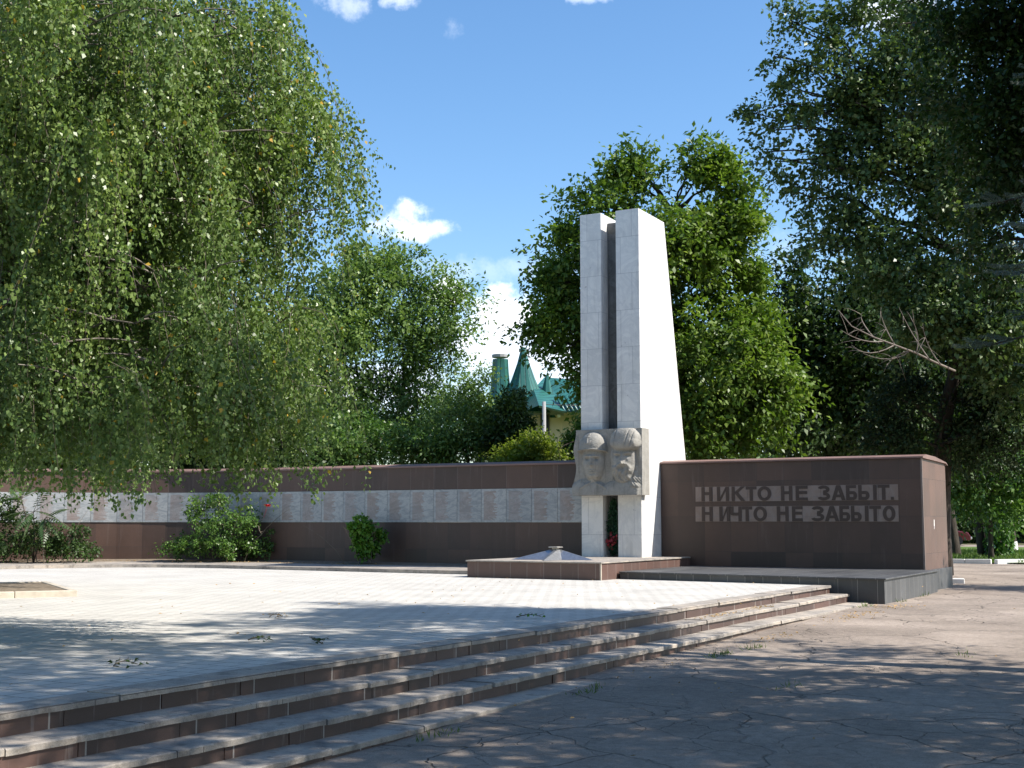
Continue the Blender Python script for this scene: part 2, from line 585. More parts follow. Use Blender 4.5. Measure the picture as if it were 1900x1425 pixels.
M['flag'] = worn_slab()
M['marble'] = marble('white_marble', (.81, .79, .75), .62, .93, (.47, .46, .45), .0055, vein=.55, grime=.5)
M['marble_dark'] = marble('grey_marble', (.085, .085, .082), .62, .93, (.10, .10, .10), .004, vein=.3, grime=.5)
M['inlay'] = marble('polished_pink_stone', (.245, .180, .150), .62, .46, (.20, .16, .15), .004, offset=0, vein=.25, grime=.2)
M['letter'] = granite('brown_granite_letter', (.057, .035, .028), (.057, .035, .028), 50, 50, BR2, .0001, streak=.0)
M['relief'] = carved_stone()
M['cap'] = plain('brown_sheet_metal', (.215, .135, .115), .5, .18, 2, spec=.4)
M['plaque'] = plaque_mat()
M['asphalt'] = asphalt_mat()
M['tiles'] = tile_mat()
M['soil'] = plain('dry_soil', (.15, .118, .085), .95, .45, 9, bump=.9, spec=.1, c2=(.27, .22, .165))
M['ground'] = plain('park_ground', (.070, .085, .035), .95, .3, 3, bump=.5, spec=.1, c2=(.14, .12, .075))
M['grass'] = plain('lawn_green', (.060, .110, .022), .9, .3, 1.2, bump=.9, spec=.15, c2=(.125, .175, .040))
M['blade'] = leaf_mat('grass_blade', (.06, .11, .02), (.13, .19, .045), .6, .3)
M['white_paint'] = plain('flaking_white_paint', (.80, .78, .74), .7, .1, 8)
M['kerb'] = plain('pale_concrete', (.50, .44, .36), .85, .22, 5, bump=.4)
M['concrete'] = plain('pole_concrete', (.29, .285, .275), .85, .15, 4, bump=.3)
M['steel'] = plain('brushed_steel', (.40, .41, .43), .36, .2, 14, metal=.85)
M['rust'] = plain('sooty_burner_steel', (.36, .34, .31), .5, .35, 12, metal=.7)
M['roof'] = None
M['bark'] = bark_mat('grey_bark', (.040, .032, .026), (.085, .070, .056))
M['birch_bark'] = bark_mat('birch_bark', (.07, .06, .05), (.30, .27, .23), 6)
M['twig'] = plain('twig_bark', (.14, .115, .085), .8, .3, 9)
M['dead'] = plain('dead_wood', (.21, .175, .145), .85, .25, 9)
M['birch_leaf'] = leaf_mat('birch_leaf', (0.102, 0.1709, 0.0486), (0.1924, 0.2615, 0.0796), .36, .27, (.45, .30, .04), .007)
M['maple_leaf'] = leaf_mat('maple_leaf', (0.0672, 0.1326, 0.019), (0.1679, 0.2401, 0.038), .45, .28)
M['locust_leaf'] = leaf_mat('locust_leaf', (0.0882, 0.1605, 0.0429), (0.1852, 0.2704, 0.0693), .45, .28)
M['poplar_leaf'] = leaf_mat('poplar_leaf', (0.0527, 0.1002, 0.0287), (0.123, 0.1727, 0.0575), .40, .22)
M['dark_leaf'] = leaf_mat('dark_leaf', (0.0221, 0.0508, 0.0122), (0.0575, 0.0994, 0.0243), .48, .22)
M['deep_leaf'] = leaf_mat('shade_tinted_elm_leaf', (.013, .032, .008), (.036, .064, .016), .6, .15)  # shade under the canopy is put into this darker leaf colour
M['yellow_leaf'] = leaf_mat('yellow_green_leaf', (0.104, 0.1625, 0.0208), (0.2145, 0.247, 0.0364), .45, .38)
M['rose_leaf'] = leaf_mat('rose_leaf', (0.0497, 0.1158, 0.0243), (0.1165, 0.2005, 0.0432), .38, .26)
M['bright_leaf'] = leaf_mat('bright_leaf', (0.0688, 0.175, 0.025), (0.1375, 0.2687, 0.045), .38, .34)
M['fern_leaf'] = leaf_mat('compound_leaf', (.045, .090, .030), (.090, .145, .050), .36, .28)
M['needle'] = leaf_mat('blue_spruce_needle', (.10, .150, .140), (.175, .235, .225), .5, .12)
M['ivy'] = leaf_mat('climber_leaf', (.05, .13, .015), (.11, .22, .03), .4, .34)
M['dry_leaf'] = leaf_mat('dry_leaf', (.32, .19, .075), (.52, .34, .15), .7, .15)
M['red'] = plain('red_petal', (.62, .020, .022), .6, .25, 20)
M['faded_red'] = plain('faded_red_fabric', (.30, .030, .040), .7, .35, 20)
M['wreath_green'] = leaf_mat('artificial_fir', (.012, .05, .022), (.03, .10, .045), .5, .1)
M['beige'] = plain('beige_render', (.58, .47, .31), .85, .08, .6, bump=.2)
M['frame'] = plain('dark_window_frame', (.12, .09, .07), .6, .1, 4)
M['glass'] = plain('dark_window_glass', (.03, .035, .04), .12, .1, 3)
M['car_red'] = plain('red_car_paint', (.11, .012, .014), .25, .05, 2)
M['tyre'] = plain('tyre_rubber', (.02, .02, .02), .8, .1, 5)
M['chrome'] = plain('bright_trim', (.65, .65, .66), .3, .05, 5, metal=.9)


def roof_mat():
    t = NT('green_ribbed_roof')
    uv = t.tc.outputs['UV']
    b = t.brick(uv, .32, 60., .035, (.020, .105, .086), (.026, .125, .100), (.008, .050, .042), 0.0, .4)
    n = t.noise(.5, 5)
    col = t.mix(.6, b.outputs['Color'], t.ramp(n, [(.3, .75), (.7, 1.25)]), 'MULTIPLY')
    return t.done(col, .38, t.bump(t.math('MULTIPLY', b.outputs['Fac'], -1.0), .8, .03))


M['roof'] = roof_mat()

# ------------------------------------------------------------------ ground and paving


def gz(y):
    return float(np.interp(y, [-30, 0, 7, 12, 25, 400], [-.80, -.64, -.545, -.455, -.33, -.33]))


def sheet(name, xs, ys, zf, mat, bulge=0.0, seed=1):
    rng = np.random.default_rng(seed)
    mb = MB()
    for y in ys:
        for x in xs:
            mb.v.append((x, y, zf(y)+bulge*float(rng.normal())))
    nx = len(xs)
    for j in range(len(ys)-1):
        for i in range(nx-1):
            a = j*nx+i
            mb.face((a, a+1, a+1+nx, a+nx), 0, True)
    return tag(mb.build(name, mat), kind='structure')


ys_far = [-60, -30, -15, 0, 4, 7, 9, 12, 16, 20, 25, 30, 40, 60, 90, 140, 220, 400, 700]
sheet('ground', [-700, -300, -120, -60, -30, -10, 0, 10, 30, 60, 120, 300, 700], ys_far, lambda y: gz(y)-.05, M['ground'])
sheet('asphalt_road', list(np.linspace(-6.9, 7, 42)), list(np.linspace(-12, 51.6, 120)), gz, M['asphalt'], .004)
sheet('side_asphalt', list(np.linspace(-40, -6.901, 12)), list(np.linspace(38, 51.6, 10)), gz, M['asphalt'])
sheet('lawn', list(np.linspace(-70, 20, 30)), list(np.linspace(51.9, 84, 16)), lambda y: gz(y)+.05, M['grass'], .02)
sheet('far_road', list(np.linspace(-120, 60, 12)), list(np.linspace(84.2, 93, 4)), lambda y: gz(y)+.02, M['asphalt'])

# wall run on the left: straight, then bending round towards the plaza
WX0, WY0, WSTR, WR = -12.95, 29.35, 11.5, 8.0


def wall_pt(s):
    if s <= WSTR: return (WX0-s, WY0, 0.0)
    th = (s-WSTR)/WR
    return (WX0-WSTR-WR*math.sin(th), WY0-WR*(1-math.cos(th)), th)


def wall_off(s, d):
    x, y, th = wall_pt(s)
    return (x+math.sin(th)*d, y-math.cos(th)*d)


S_END = 23.25
plaza_ring = [(-7.44, -14), (-7.44, 25.9), (-11.5, 26.4), (-12.6, 29.0)]
ss = np.arange(0.0, S_END+.1, 1.4)
plaza_ring += [wall_off(s, .5) for s in ss]
plaza_ring += [(-60, wall_off(S_END, 0)[1]), (-60, -14)]
mb = MB()
mb.poly([(x, y, 0.0) for x, y in plaza_ring])
n0 = len(mb.v)
tag(mb.build('plaza_paving', M['tiles']), kind='structure')

# ------------------------------------------------------------------ steps
steps = empty('granite_steps', (-6.8, 10, -.6), 'long low flight of grey slab steps with brown granite risers along the plaza edge', 'steps')
rs = random.Random(4)
Y0, Y1 = -13.0, 25.42
for k in range(4):
    xf = -7.14+.36*k
    zt = -.15*k if k else 0.010
    xb = xf-.36 if k else xf-.34
    y1 = Y1-.02*k
    tr = MB()
    y = Y0
    while y < y1:
        L = rs.uniform(.95, 1.75)
        y2 = min(y+L, y1)
        dz = rs.uniform(-.009, .006)
        dx = rs.uniform(-.016, .014)
        ns = max(4, int(L/.11))
        b0 = len(tr.v)
        for q in range(ns+1):
            yy = y+.004+(y2-y-.008)*q/ns
            ex = rs.gauss(0, .0028)-(.012*rs.random() if rs.random() < .10 else 0)
            ez = rs.gauss(0, .0014)
            tr.v += [(xb-.05 if k else xb, yy, zt-.045+dz), (xf+dx+ex*.6, yy, zt-.047+dz+rs.gauss(0, .0015)), (xf+dx+ex, yy, zt-.010+dz+ez), (xf+dx-.009+ex, yy, zt-.0015+dz+ez), (xb-.05 if k else xb, yy, zt+dz)]
        for q in range(ns):
            for e in range(5):
                e2 = (e+1) % 5
                tr.face((b0+q*5+e, b0+q*5+e2, b0+(q+1)*5+e2, b0+(q+1)*5+e)[::-1])
        tr.face(range(b0, b0+5)); tr.face(range(b0+ns*5+4, b0+ns*5-1, -1))
        y = y2
    tr.build('tread', M['flag'], steps)
    ri = MB()
    y = Y0
    zb = -.15*(k+1)-.03 if k < 3 else -.95
    while y < y1-.02:
        L = rs.uniform(.5, 1.25)
        y2 = min(y+L, y1-.012)
        dx = rs.uniform(-.006, .004)
        ri.box(xf-.14, xf-.028+dx, y+.004, y2-.004, zb+(.002 if k < 3 else 0), zt-.046)
        y = y2
    ri.box(xf-.16, xf-.043, Y0, y1-.014, zb+.003, zt-.052, 1)
    ri.build('riser', [M['riser'], M['concrete']], steps)

# ------------------------------------------------------------------ black plinth and inscription wall
plinth = empty('black_stone_plinth', (-9, 28, -.3), 'low black gabbro plinth under the inscription wall beside the steps', 'plinth')
mb = MB()
PZ = .165
ring = [(-12.02, 26.15), (-6.11, 25.45), (-6.11, 30.36), (-12.02, 30.36)]
mb.prism(ring, -.55, PZ-.032)
mb.build('plinth_block', M['gabbro'], plinth, .004)
mb = MB()
mb.prism([(-12.02, 26.10), (-6.07, 25.40), (-6.07, 30.38), (-12.02, 30.38)], PZ-.03, PZ)
mb.build('plinth_slab', M['gabbro'], plinth, .005)

wall = empty('inscription_wall', (-9.6, 31.7, 0), 'thick brown granite wall carrying two lines of raised letters right of the obelisk', 'memorial wall')
WY, WT = 30.40, 2.70
mb = MB()
mb.box(-12.815, -6.382, WY, 33.1, -.4, WT)
wb = mb.build('wall_body', [M['granite'], M['granite_end']], wall, .006)
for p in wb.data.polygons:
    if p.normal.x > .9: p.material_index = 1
mb = MB()
mb.box(-6.379, -6.30, WY-.016, 33.14, -.5, .15)
mb.build('base_course', M['gabbro'], wall, .004)
mb = MB()
mb.box(-6.405, -6.364, WY-.012, WY+.02, .17, WT-.002)
mb.build('corner_strip', M['inlay'], wall)
mb = MB()
x0, x1 = -12.81, -6.33
pr = [(WY-.05, WT+.003), (WY-.05, WT+.04), (WY+.25, WT+.095), (WY+1.3, WT+.085), (33.0, WT+.0), (33.16, WT-.05), (33.16, WT-.075), (33.0, WT-.03)]
n = len(pr)
mb.v += [(x0, y, z) for y, z in pr]+[(x1, y, z) for y, z in pr]
for i in range(n):
    j = (i+1) % n
    mb.face((i, j, n+j, n+i))
mb.face(range(n)); mb.face(range(2*n-1, n-1, -1))
mb.build('wall_cap', M['cap'], wall)


def on_wall(zx, zy):
    d = ray(1200+zx/3.1667, 820+zy/3.1667)
    P = CAM+d*(WY/d[1])
    return P[0], P[2]


def letter_strokes(ch, x0, x1, z0, z1, mb):
    """bold block capitals made of bars, slants and bowls standing on the panel"""
    w, h, t = x1-x0, z1-z0, .080
    tb = .072
    k = [0]

    def slab(p):
        n = len(p)//2
        f = WY-.022-.0009*k[0]
        k[0] += 1
        base = len(mb.v)
        mb.v += [(x, f, z) for x, z in p]+[(x, WY-.009, z) for x, z in p]
        m = len(p)
        for i in range(n-1):
            mb.face((base+i, base+i+1, base+m-2-i, base+m-1-i))
        for i in range(m):
            j = (i+1) % m
            mb.face((base+j, base+i, base+m+i, base+m+j))

    def bar(a, b, c, d): slab([(a, c), (b, c), (b, d), (a, d)])

    def slant(xa, za, xb, zb, tt): slab([(xa-tt/2, za), (xb-tt/2, zb), (xb+tt/2, zb), (xa+tt/2, za)])

    def bowl(cx_, cz, rx, rz, a0, a1, n=18):
        A = np.radians(np.linspace(a0, a1, n))
        o = [(cx_+rx*math.cos(a), cz+rz*math.sin(a)) for a in A]
        i_ = [(cx_+(rx-t)*math.cos(a), cz+(rz-tb)*math.sin(a)) for a in A][::-1]
        slab(o+i_)
    if ch in 'НИЕКБЫ': bar(x0, x0+t, z0, z1)
    if ch in 'НИ': bar(x1-t, x1, z0, z1)
    if ch == 'Н': bar(x0+t, x1-t, z0+h*.44, z0+h*.44+tb)
    elif ch == 'И': slab([(x0+t, z0), (x1-t, z1-.09), (x1-t, z1), (x0+t, z0+.09)])
    elif ch == 'К':
        slant(x0+t*.9, z0+h*.5, x1-t*.6, z1, t*1.25)
        slant(x1-t*.55, z0, x0+t*1.5, z0+h*.58, t*1.3)
    elif ch == 'Т':
        bar(x0, x1, z1-tb, z1)
        bar(x0+w/2-t/2, x0+w/2+t/2, z0, z1-tb)
    elif ch == 'О': bowl(x0+w/2, z0+h/2, w/2, h/2, 0, 360, 40)
    elif ch == 'Е':
        for zz in (z0, z0+h*.44, z1-tb): bar(x0+t, x1-(.012 if zz == z0+h*.44 else 0), zz, zz+tb)
    elif ch == 'З':
        bowl(x0+w*.46, z0+h*.735, w*.50, h*.265, 160, -95)
        bowl(x0+w*.46, z0+h*.275, w*.54, h*.275, 95, -160)
    elif ch == 'А':
        slant(x0+t*.55, z0, x0+w/2-.006, z1, t*1.08)
        slant(x1-t*.55, z0, x0+w/2+.006, z1, t*1.08)
        bar(x0+w*.26, x1-w*.26, z0+h*.20, z0+h*.20+tb*.9)
    if ch == 'Б':
        bar(x0+t, x1-.02, z1-tb, z1)
    if ch in 'БЫ':
        bx = x1 if ch == 'Б' else x0+w*.60
        r = h*.30
        bar(x0+t, bx-r*.8, z0+2*r-tb, z0+2*r)
        bar(x0+t, bx-r*.8, z0, z0+tb)
        bowl(bx-r*.85, z0+r, r*.85, r, 92, -92)
    if ch == 'Ы': bar(x1-t, x1, z0, z1)
    if ch == 'Ч':
        bar(x1-t, x1, z0, z1)
        bar(x0, x0+t, z0+h*.52, z1)
        bowl(x0+.085, z0+h*.52, .085, h*.13, 180, 272, 8)
        bar(x0+.08, x1-t, z0+h*.39, z0+h*.39+tb)
    if ch == '.': bar(x0, x1, z0, z1)


lines = [("НИКТО НЕ ЗАБЫТ.", [(323, 386), (414, 484), (500, 577), (584, 646), (652, 732), (790, 856), (876, 946), (1008, 1078), (1086, 1168), (1172, 1236), (1244, 1352), (1358, 1428), (1434, 1452)], (288, 1480), (351, 265, 343, 250)),
         ("НИЧТО НЕ ЗАБЫТО", [(323, 386), (426, 488), (490, 556), (560, 618), (626, 704), (763, 832), (852, 914), (968, 1040), (1044, 1128), (1130, 1192), (1198, 1300), (1306, 1374), (1384, 1458)], (288, 1482), (468, 380, 466, 375))]
for text, spans, (pa, pb), (zb0, zt0, zb1, zt1) in lines:
    xa, zlo = on_wall(pa, zb0)
    _, zhi = on_wall(pa, zt0)
    xb, _ = on_wall(pb, zb1)
    cy = [(xa+(xb-xa)*i/11) for i in range(12)]
    pn = MB()
    for i in range(11):
        pn.box(cy[i]+.002, cy[i+1]-.002, WY-.011-.001*(i % 2), WY+.01, zlo, zhi)
    pn.build('inscription_panel', M['inlay'], wall)
    lm = MB()
    for ch, (a, b) in zip(text.replace(' ', ''), spans):
        X0, _ = on_wall(a, 300)
        X1, _ = on_wall(b, 300)
        h0, h1 = zlo+.006, zhi-.006
        if ch == '.': h1 = h0+.07
        letter_strokes(ch, X0, X1, h0, h1, lm)
    lm.build('lettering', M['letter'], wall)
# white scuff and a small plate on the end face
mb = MB()
mb.prism([(-6.381, 31.55), (-6.3795, 31.55), (-6.3795, 31.62), (-6.381, 31.62)], 1.15, 1.30)
mb.prism([(-6.381, 31.57), (-6.3797, 31.57), (-6.3797, 31.60), (-6.381, 31.60)], 1.08, 1.15)
mb.build('paint_mark', M['white_paint'], wall)

# ------------------------------------------------------------------ long curved name wall on the left
nw = empty('name_wall', (-20, 29, .1), 'long curved brown granite wall with a band of marble name plaques left of the obelisk', 'memorial wall')
PW = .75
NP = int(S_END/PW)
lo, upm, cp, bk = MB(), MB(), MB(), MB()
ztop = lambda s: float(np.interp(s, [0, 8, 12, 20, 26], [2.70, 2.71, 2.71, 2.70, 2.68]))
for i in range(2, NP):
    s0, s1 = i*PW, (i+1)*PW
    a, b = wall_off(s1, 0), wall_off(s0, 0)
    a2, b2 = wall_off(s1, -.45), wall_off(s0, -.45)

    def seg(mbx, d0, z0a, z1a, z0b, z1b, dback=-.45):
        p, q = wall_off(s1, d0), wall_off(s0, d0)
        p2, q2 = wall_off(s1, dback), wall_off(s0, dback)
        k = len(mbx.f)
        mbx.hexa([(p[0], p[1], z0a), (q[0], q[1], z0b), (q2[0], q2[1], z0b), (p2[0], p2[1], z0a)], [(p[0], p[1], z1a), (q[0], q[1], z1b), (q2[0], q2[1], z1b), (p2[0], p2[1], z1a)])
        mbx.uv[k+2] = [(-s1, z0a), (-s0, z0b), (-s0, z1b), (-s1, z1a)]
    seg(lo, 0, -.4, 1.232, -.4, 1.232)
    seg(upm, 0, 2.108, ztop(s1), 2.108, ztop(s0))
    seg(bk, -.03, 1.234, 2.106, 1.234, 2.106)
    # marble plaque, flat, standing a little proud
    e = .004
    p, q = wall_off(s1-e, .022), wall_off(s0+e, .022)
    p2, q2 = wall_off(s1-e, -.02), wall_off(s0+e, -.02)
    pm = MB()
    pm.hexa([(p[0], p[1], 1.236), (q[0], q[1], 1.236), (q2[0], q2[1], 1.236), (p2[0], p2[1], 1.236)], [(p[0], p[1], 2.104), (q[0], q[1], 2.104), (q2[0], q2[1], 2.104), (p2[0], p2[1], 2.104)])
    pm.uv[2] = [(0, 0), (1, 0), (1, 1), (0, 1)]
    pm.build('name_plaque', M['plaque'], nw)
    # sheet metal cap: drip edge, slope, flat top
    for (d0, z0), (d1, z1) in (((.05, -.02), (.05, .02)), ((.05, .02), (-.16, .085)), ((-.16, .085), (-.50, .07)), ((-.50, .07), (-.50, -.02)), ((-.50, -.02), (.05, -.02))):
        w = .012*math.sin(i*1.7)
        P = [wall_off(s1, d0), wall_off(s0, d0), wall_off(s0, d1), wall_off(s1, d1)]
        Z = [ztop(s1)+.021+z0, ztop(s0)+.021+z0, ztop(s0)+.021+z1, ztop(s1)+.021+z1]
        cp.poly([(P[k][0], P[k][1], Z[k]) for k in range(4)])
lo.build('lower_cladding', M['granite'], nw)
upm.build('upper_cladding', M['granite_upper'], nw)
bk.build('band_backing', M['granite'], nw)
cp.build('wall_cap', M['cap'], nw)

# raised stone strip and soil bed in front of the name wall
bed_in = [wall_off(s, .004) for s in ss]
mb = MB()
outer = [wall_off(s, 1.0) for s in ss]
for i in range(len(ss)-1):
    mb.poly([(*outer[i+1], .10), (*outer[i], .10), (*bed_in[i], .155), (*bed_in[i+1], .155)])
tag(mb.build('soil_bed', M['soil']), kind='structure')
mb = MB()
out2 = [wall_off(s, float(np.interp(s, [0, 5, 11, 15, 18, 24], [2.75, 2.75, 2.5, 2.7, 3.1, 3.6]))) for s in ss]
for i in range(len(ss)-1):
    a, b, c, d = out2[i+1], out2[i], wall_off(ss[i], .98), wall_off(ss[i+1], .98)
    mb.hexa([(*a, -.05), (*b, -.05), (*c, -.05), (*d, -.05)], [(*a, .085), (*b, .085), (*c, .11), (*d, .11)])
tag(mb.build('stone_walkway', M['flag'], None), kind='structure')

# ------------------------------------------------------------------ platform, obelisk, flame star
plat = empty('granite_platform', (-13.7, 27.5, 0), 'brown granite platform that carries the obelisk and the star burner', 'platform')
mb = MB()
TZ = .385
mb.box(-15.40, -12.06, 25.27, 31.2, -.1, TZ-.032)
mb.build('platform_body', M['granite_plat'], plat, .004)
mb = MB()
mb.box(-15.43, -12.03, 25.24, 30.38, TZ-.03, TZ)
mb.build('platform_slab', M['flag'], plat, .006)
mb = MB()
mb.box(-12.075, -12.045, 25.255, 25.285, 0.0, TZ-.031)
mb.build('corner_strip', M['kerb'], plat)

ob = empty('obelisk', (-13.6, 29.2, TZ), 'tall white marble twin-pillar obelisk with soldiers carved across its front', 'monument')
HT = 9.06


def pillar(x0, x1, name='pillar', yf=29.20, zt=HT, rt=30.85, rb=32.65, mat='marble'):
    m = MB()
    m.hexa([(x0, yf, TZ-.01), (x1, yf, TZ-.01), (x1, rb, TZ-.01), (x0, rb, TZ-.01)], [(x0, yf, zt), (x1, yf, zt), (x1, rt, zt-.03), (x0, rt, zt-.03)])
    o = m.build(name, M[mat], ob, .008)
    return o


pillar(-14.455, -13.865)
pillar(-13.455, -12.822)
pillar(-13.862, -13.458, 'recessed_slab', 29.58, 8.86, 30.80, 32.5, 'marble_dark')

def relief():
    """carved block: a height field of two soldiers' heads over a stone slab"""
    W, Hh = 1.83, 1.635
    nu, nv = 210, 190
    U, V = np.meshgrid(np.linspace(-W/2, W/2, nu), np.linspace(0, Hh, nv))

    def ell(cu, cv, ru, rv, h, p=.5):
        q = 1-((U-cu)/ru)**2-((V-cv)/rv)**2
        return h*np.clip(q, 0, None)**p

    def gau(cu, cv, ru, rv, h, rot=0.0):
        c, s = math.cos(rot), math.sin(rot)
        x, y = (U-cu)*c+(V-cv)*s, -(U-cu)*s+(V-cv)*c
        return h*np.exp(-(x/ru)**2-(y/rv)**2)

    def sm(x, a, b):
        t = np.clip((x-a)/(b-a), 0, 1)
        return t*t*(3-2*t)
    Z = np.zeros_like(U)
    # shoulders and greatcoats swelling out of the slab
    Z = np.maximum(Z, ell(-.52, .02, .52, .42, .15))
    Z = np.maximum(Z, ell(.38, .0, .62, .40, .15))
    # ---- left head, steel helmet
    f = ell(-.38, .86, .305, .56, .235)
    f += gau(-.355, .82, .036, .12, .080)+gau(-.352, .745, .050, .028, .050)          # nose
    f += gau(-.36, .965, .20, .030, .055)                                             # brow
    f -= gau(-.475, .895, .062, .036, .078)+gau(-.245, .895, .057, .036, .078)         # eye sockets
    f += gau(-.475, .885, .036, .020, .022)+gau(-.245, .885, .034, .020, .022)         # lids
    f += gau(-.52, .74, .08, .08, .022)+gau(-.21, .74, .07, .08, .022)                 # cheeks
    f += gau(-.36, .612, .080, .016, .026)+gau(-.36, .572, .068, .018, .026)-gau(-.36, .592, .085, .008, .040)
    f += gau(-.36, .475, .075, .050, .042)-gau(-.36, .535, .07, .018, .02)             # chin
    f += gau(-.47, .50, .06, .10, .02)+gau(-.24, .50, .06, .10, .02)                   # jaw
    Z = np.maximum(Z, f)
    Z += gau(-.655, .86, .030, .085, .05)                                              # ear
    st = np.abs((U+.36)*1.15)+.33
    Z -= .03*sm(V, .28, .34)*(1-sm(V, .40, .46))*(np.abs(U+.38) < .33)                  # neck shadow line
    collar = (np.abs(V-(.34-np.abs(U+.38)*.55+.03)) < .028)*(np.abs(U+.38) < .36)
    Z += .025*collar
    hm = ell(-.40, 1.14, .385, .43, .325)
    hm = np.where(V > 1.115, hm, 0)
    Z = np.maximum(Z, hm)
    rim = np.exp(-((V-(1.125+.05*np.clip(1-((U+.40)/.40)**2, 0, 1)-.035))/.030)**2)*(np.abs(U+.40) < .385)
    Z = np.maximum(Z, rim*.36*np.sqrt(np.clip(1-((U+.40)/.44)**2, 0, 1)))
    # anchor-like badge
    bd = (np.abs(U+.44) < .014)*(np.abs(V-1.38) < .10)+(np.abs(V-1.44) < .012)*(np.abs(U+.44) < .055)
    ar = np.sqrt((U+.44)**2+(V-1.36)**2)
    bd = bd+((np.abs(ar-.085) < .014)*(V < 1.345))+(np.abs(np.sqrt((U+.44)**2+(V-1.495)**2)-.026) < .011)
    Z += .020*np.clip(bd, 0, 1)
    # ---- right head, fur hat, moustache and beard
    g = ell(.42, .86, .335, .58, .225)
    g += gau(.465, .88, .038, .11, .082)+gau(.47, .82, .055, .030, .050)
    g += gau(.34, 1.015, .10, .030, .048, -.12)+gau(.60, 1.02, .085, .030, .048, .12)
    g -= gau(.345, .955, .066, .036, .080)+gau(.595, .955, .058, .036, .080)
    g += gau(.345, .948, .038, .020, .024)+gau(.595, .948, .034, .020, .024)
    g += gau(.30, .80, .08, .08, .020)+gau(.63, .80, .06, .08, .020)
    # beard: wavy locks
    bw = sm(V, .22, .34)*(1-sm(V, .66, .74))*np.clip(1-((U-.44)/.36)**2, 0, 1)**.5
    g += bw*(.055+.020*np.sin(U*52+np.sin(V*17)*2.0)+.010*np.sin(U*23+V*31))
    g = g*(1-.25*(gau(.48, .66, .12, .05, 1)))
    for pts_ in (((.475, .765), (.42, .755), (.35, .725), (.305, .675)), ((.495, .765), (.56, .755), (.625, .715), (.665, .645), (.66, .60))):
        dm = np.full_like(U, 9.0)
        for (ua, va), (ub, vb) in zip(pts_[:-1], pts_[1:]):
            tt = np.clip(((U-ua)*(ub-ua)+(V-va)*(vb-va))/((ub-ua)**2+(vb-va)**2), 0, 1)
            dm = np.minimum(dm, np.hypot(U-ua-tt*(ub-ua), V-va-tt*(vb-va)))
        g += .055*np.exp(-(dm/.036)**2)*(1+.12*np.sin(U*120+V*40))
    g -= gau(.485, .685, .05, .009, .022)
    Z = np.maximum(Z, g)
    hat = ell(.50, 1.34, .40, .33, .33, .36)
    hat = np.where(V > 1.125, hat, 0)
    fl = ell(.51, 1.27, .395, .20, .345, .22)*(V > 1.115)                              # turned-up fur flap
    Z = np.maximum(Z, np.maximum(hat, fl))
    Z -= .035*np.exp(-((U-.30-.05*(V-1.4))/.012)**2)*(V > 1.36)*(V < 1.6)               # crown creases
    Z -= .028*np.exp(-((U-.62-.20*(V-1.4))/.014)**2)*(V > 1.22)
    Z -= .028*np.exp(-((U-.74-.16*(V-1.4))/.014)**2)*(V > 1.20)
    Z += gau(.875, 1.0, .05, .20, .06)                                                 # tied-up ear flap on the side
    Z += gau(.16, 1.0, .04, .16, .05)
    # collar of a sheepskin coat, rough curls
    rc = sm(V, .16, .24)*(1-sm(V, .38, .50))*sm(U, .60, .70)
    Z += rc*(.05+.02*np.sin(U*95)*np.sin(V*88))
    rng = np.random.default_rng(3)
    nz = rng.normal(size=(nv, nu))
    for _ in range(2):
        nz = (nz+np.roll(nz, 1, 0)+np.roll(nz, -1, 0)+np.roll(nz, 1, 1)+np.roll(nz, -1, 1))/5
    Z += nz*.006
    for _ in range(1):                                                                # chisel softening
        Zp = np.pad(Z, 1, mode='edge')
        Z = (Zp[1:-1, 1:-1]*4+Zp[:-2, 1:-1]+Zp[2:, 1:-1]+Zp[1:-1, :-2]+Zp[1:-1, 2:])/8
    Z *= 1-.85*sm(U, .80, .915)
    CX, YF, ZB = -13.615, 28.99, 1.895
    mb = MB()
    jag = .03*np.sin(np.linspace(0, Hh, nv)*7)+.04*np.clip(.5-np.linspace(0, Hh, nv), 0, 1)
    edge = (U+W/2 < .16)
    for j in range(nv):
        for i in range(nu):
            lf = max(0, 1-i/14)
            mb.v.append((CX+U[j, i]-lf*jag[j]*1.2, YF-max(Z[j, i], -.02)*.88, ZB+V[j, i]))
    for j in range(nv-1):
        for i in range(nu-1):
            a = j*nu+i
            mb.face((a, a+1, a+1+nu, a+nu), 0, True)

    def skirt(idx, yb):
        base = len(mb.v)
        for a in idx:
            x, _, z = mb.v[a]
            mb.v.append((x, yb, z))
        for k in range(len(idx)-1):
            mb.face((idx[k], base+k, base+k+1, idx[k+1]), 0, False)
    right = [j*nu+nu-1 for j in range(nv)]
    left = [j*nu for j in range(nv)][::-1]
    top = [(nv-1)*nu+i for i in range(nu)][::-1]
    bot = list(range(nu))
    for e in (right, left, top, bot): skirt(e, 29.42)
    o = mb.build('soldiers_relief', M['relief'], ob)
    o['label'] = 'grey carved stone block with a helmeted sailor and a moustached soldier in a fur hat'


relief()

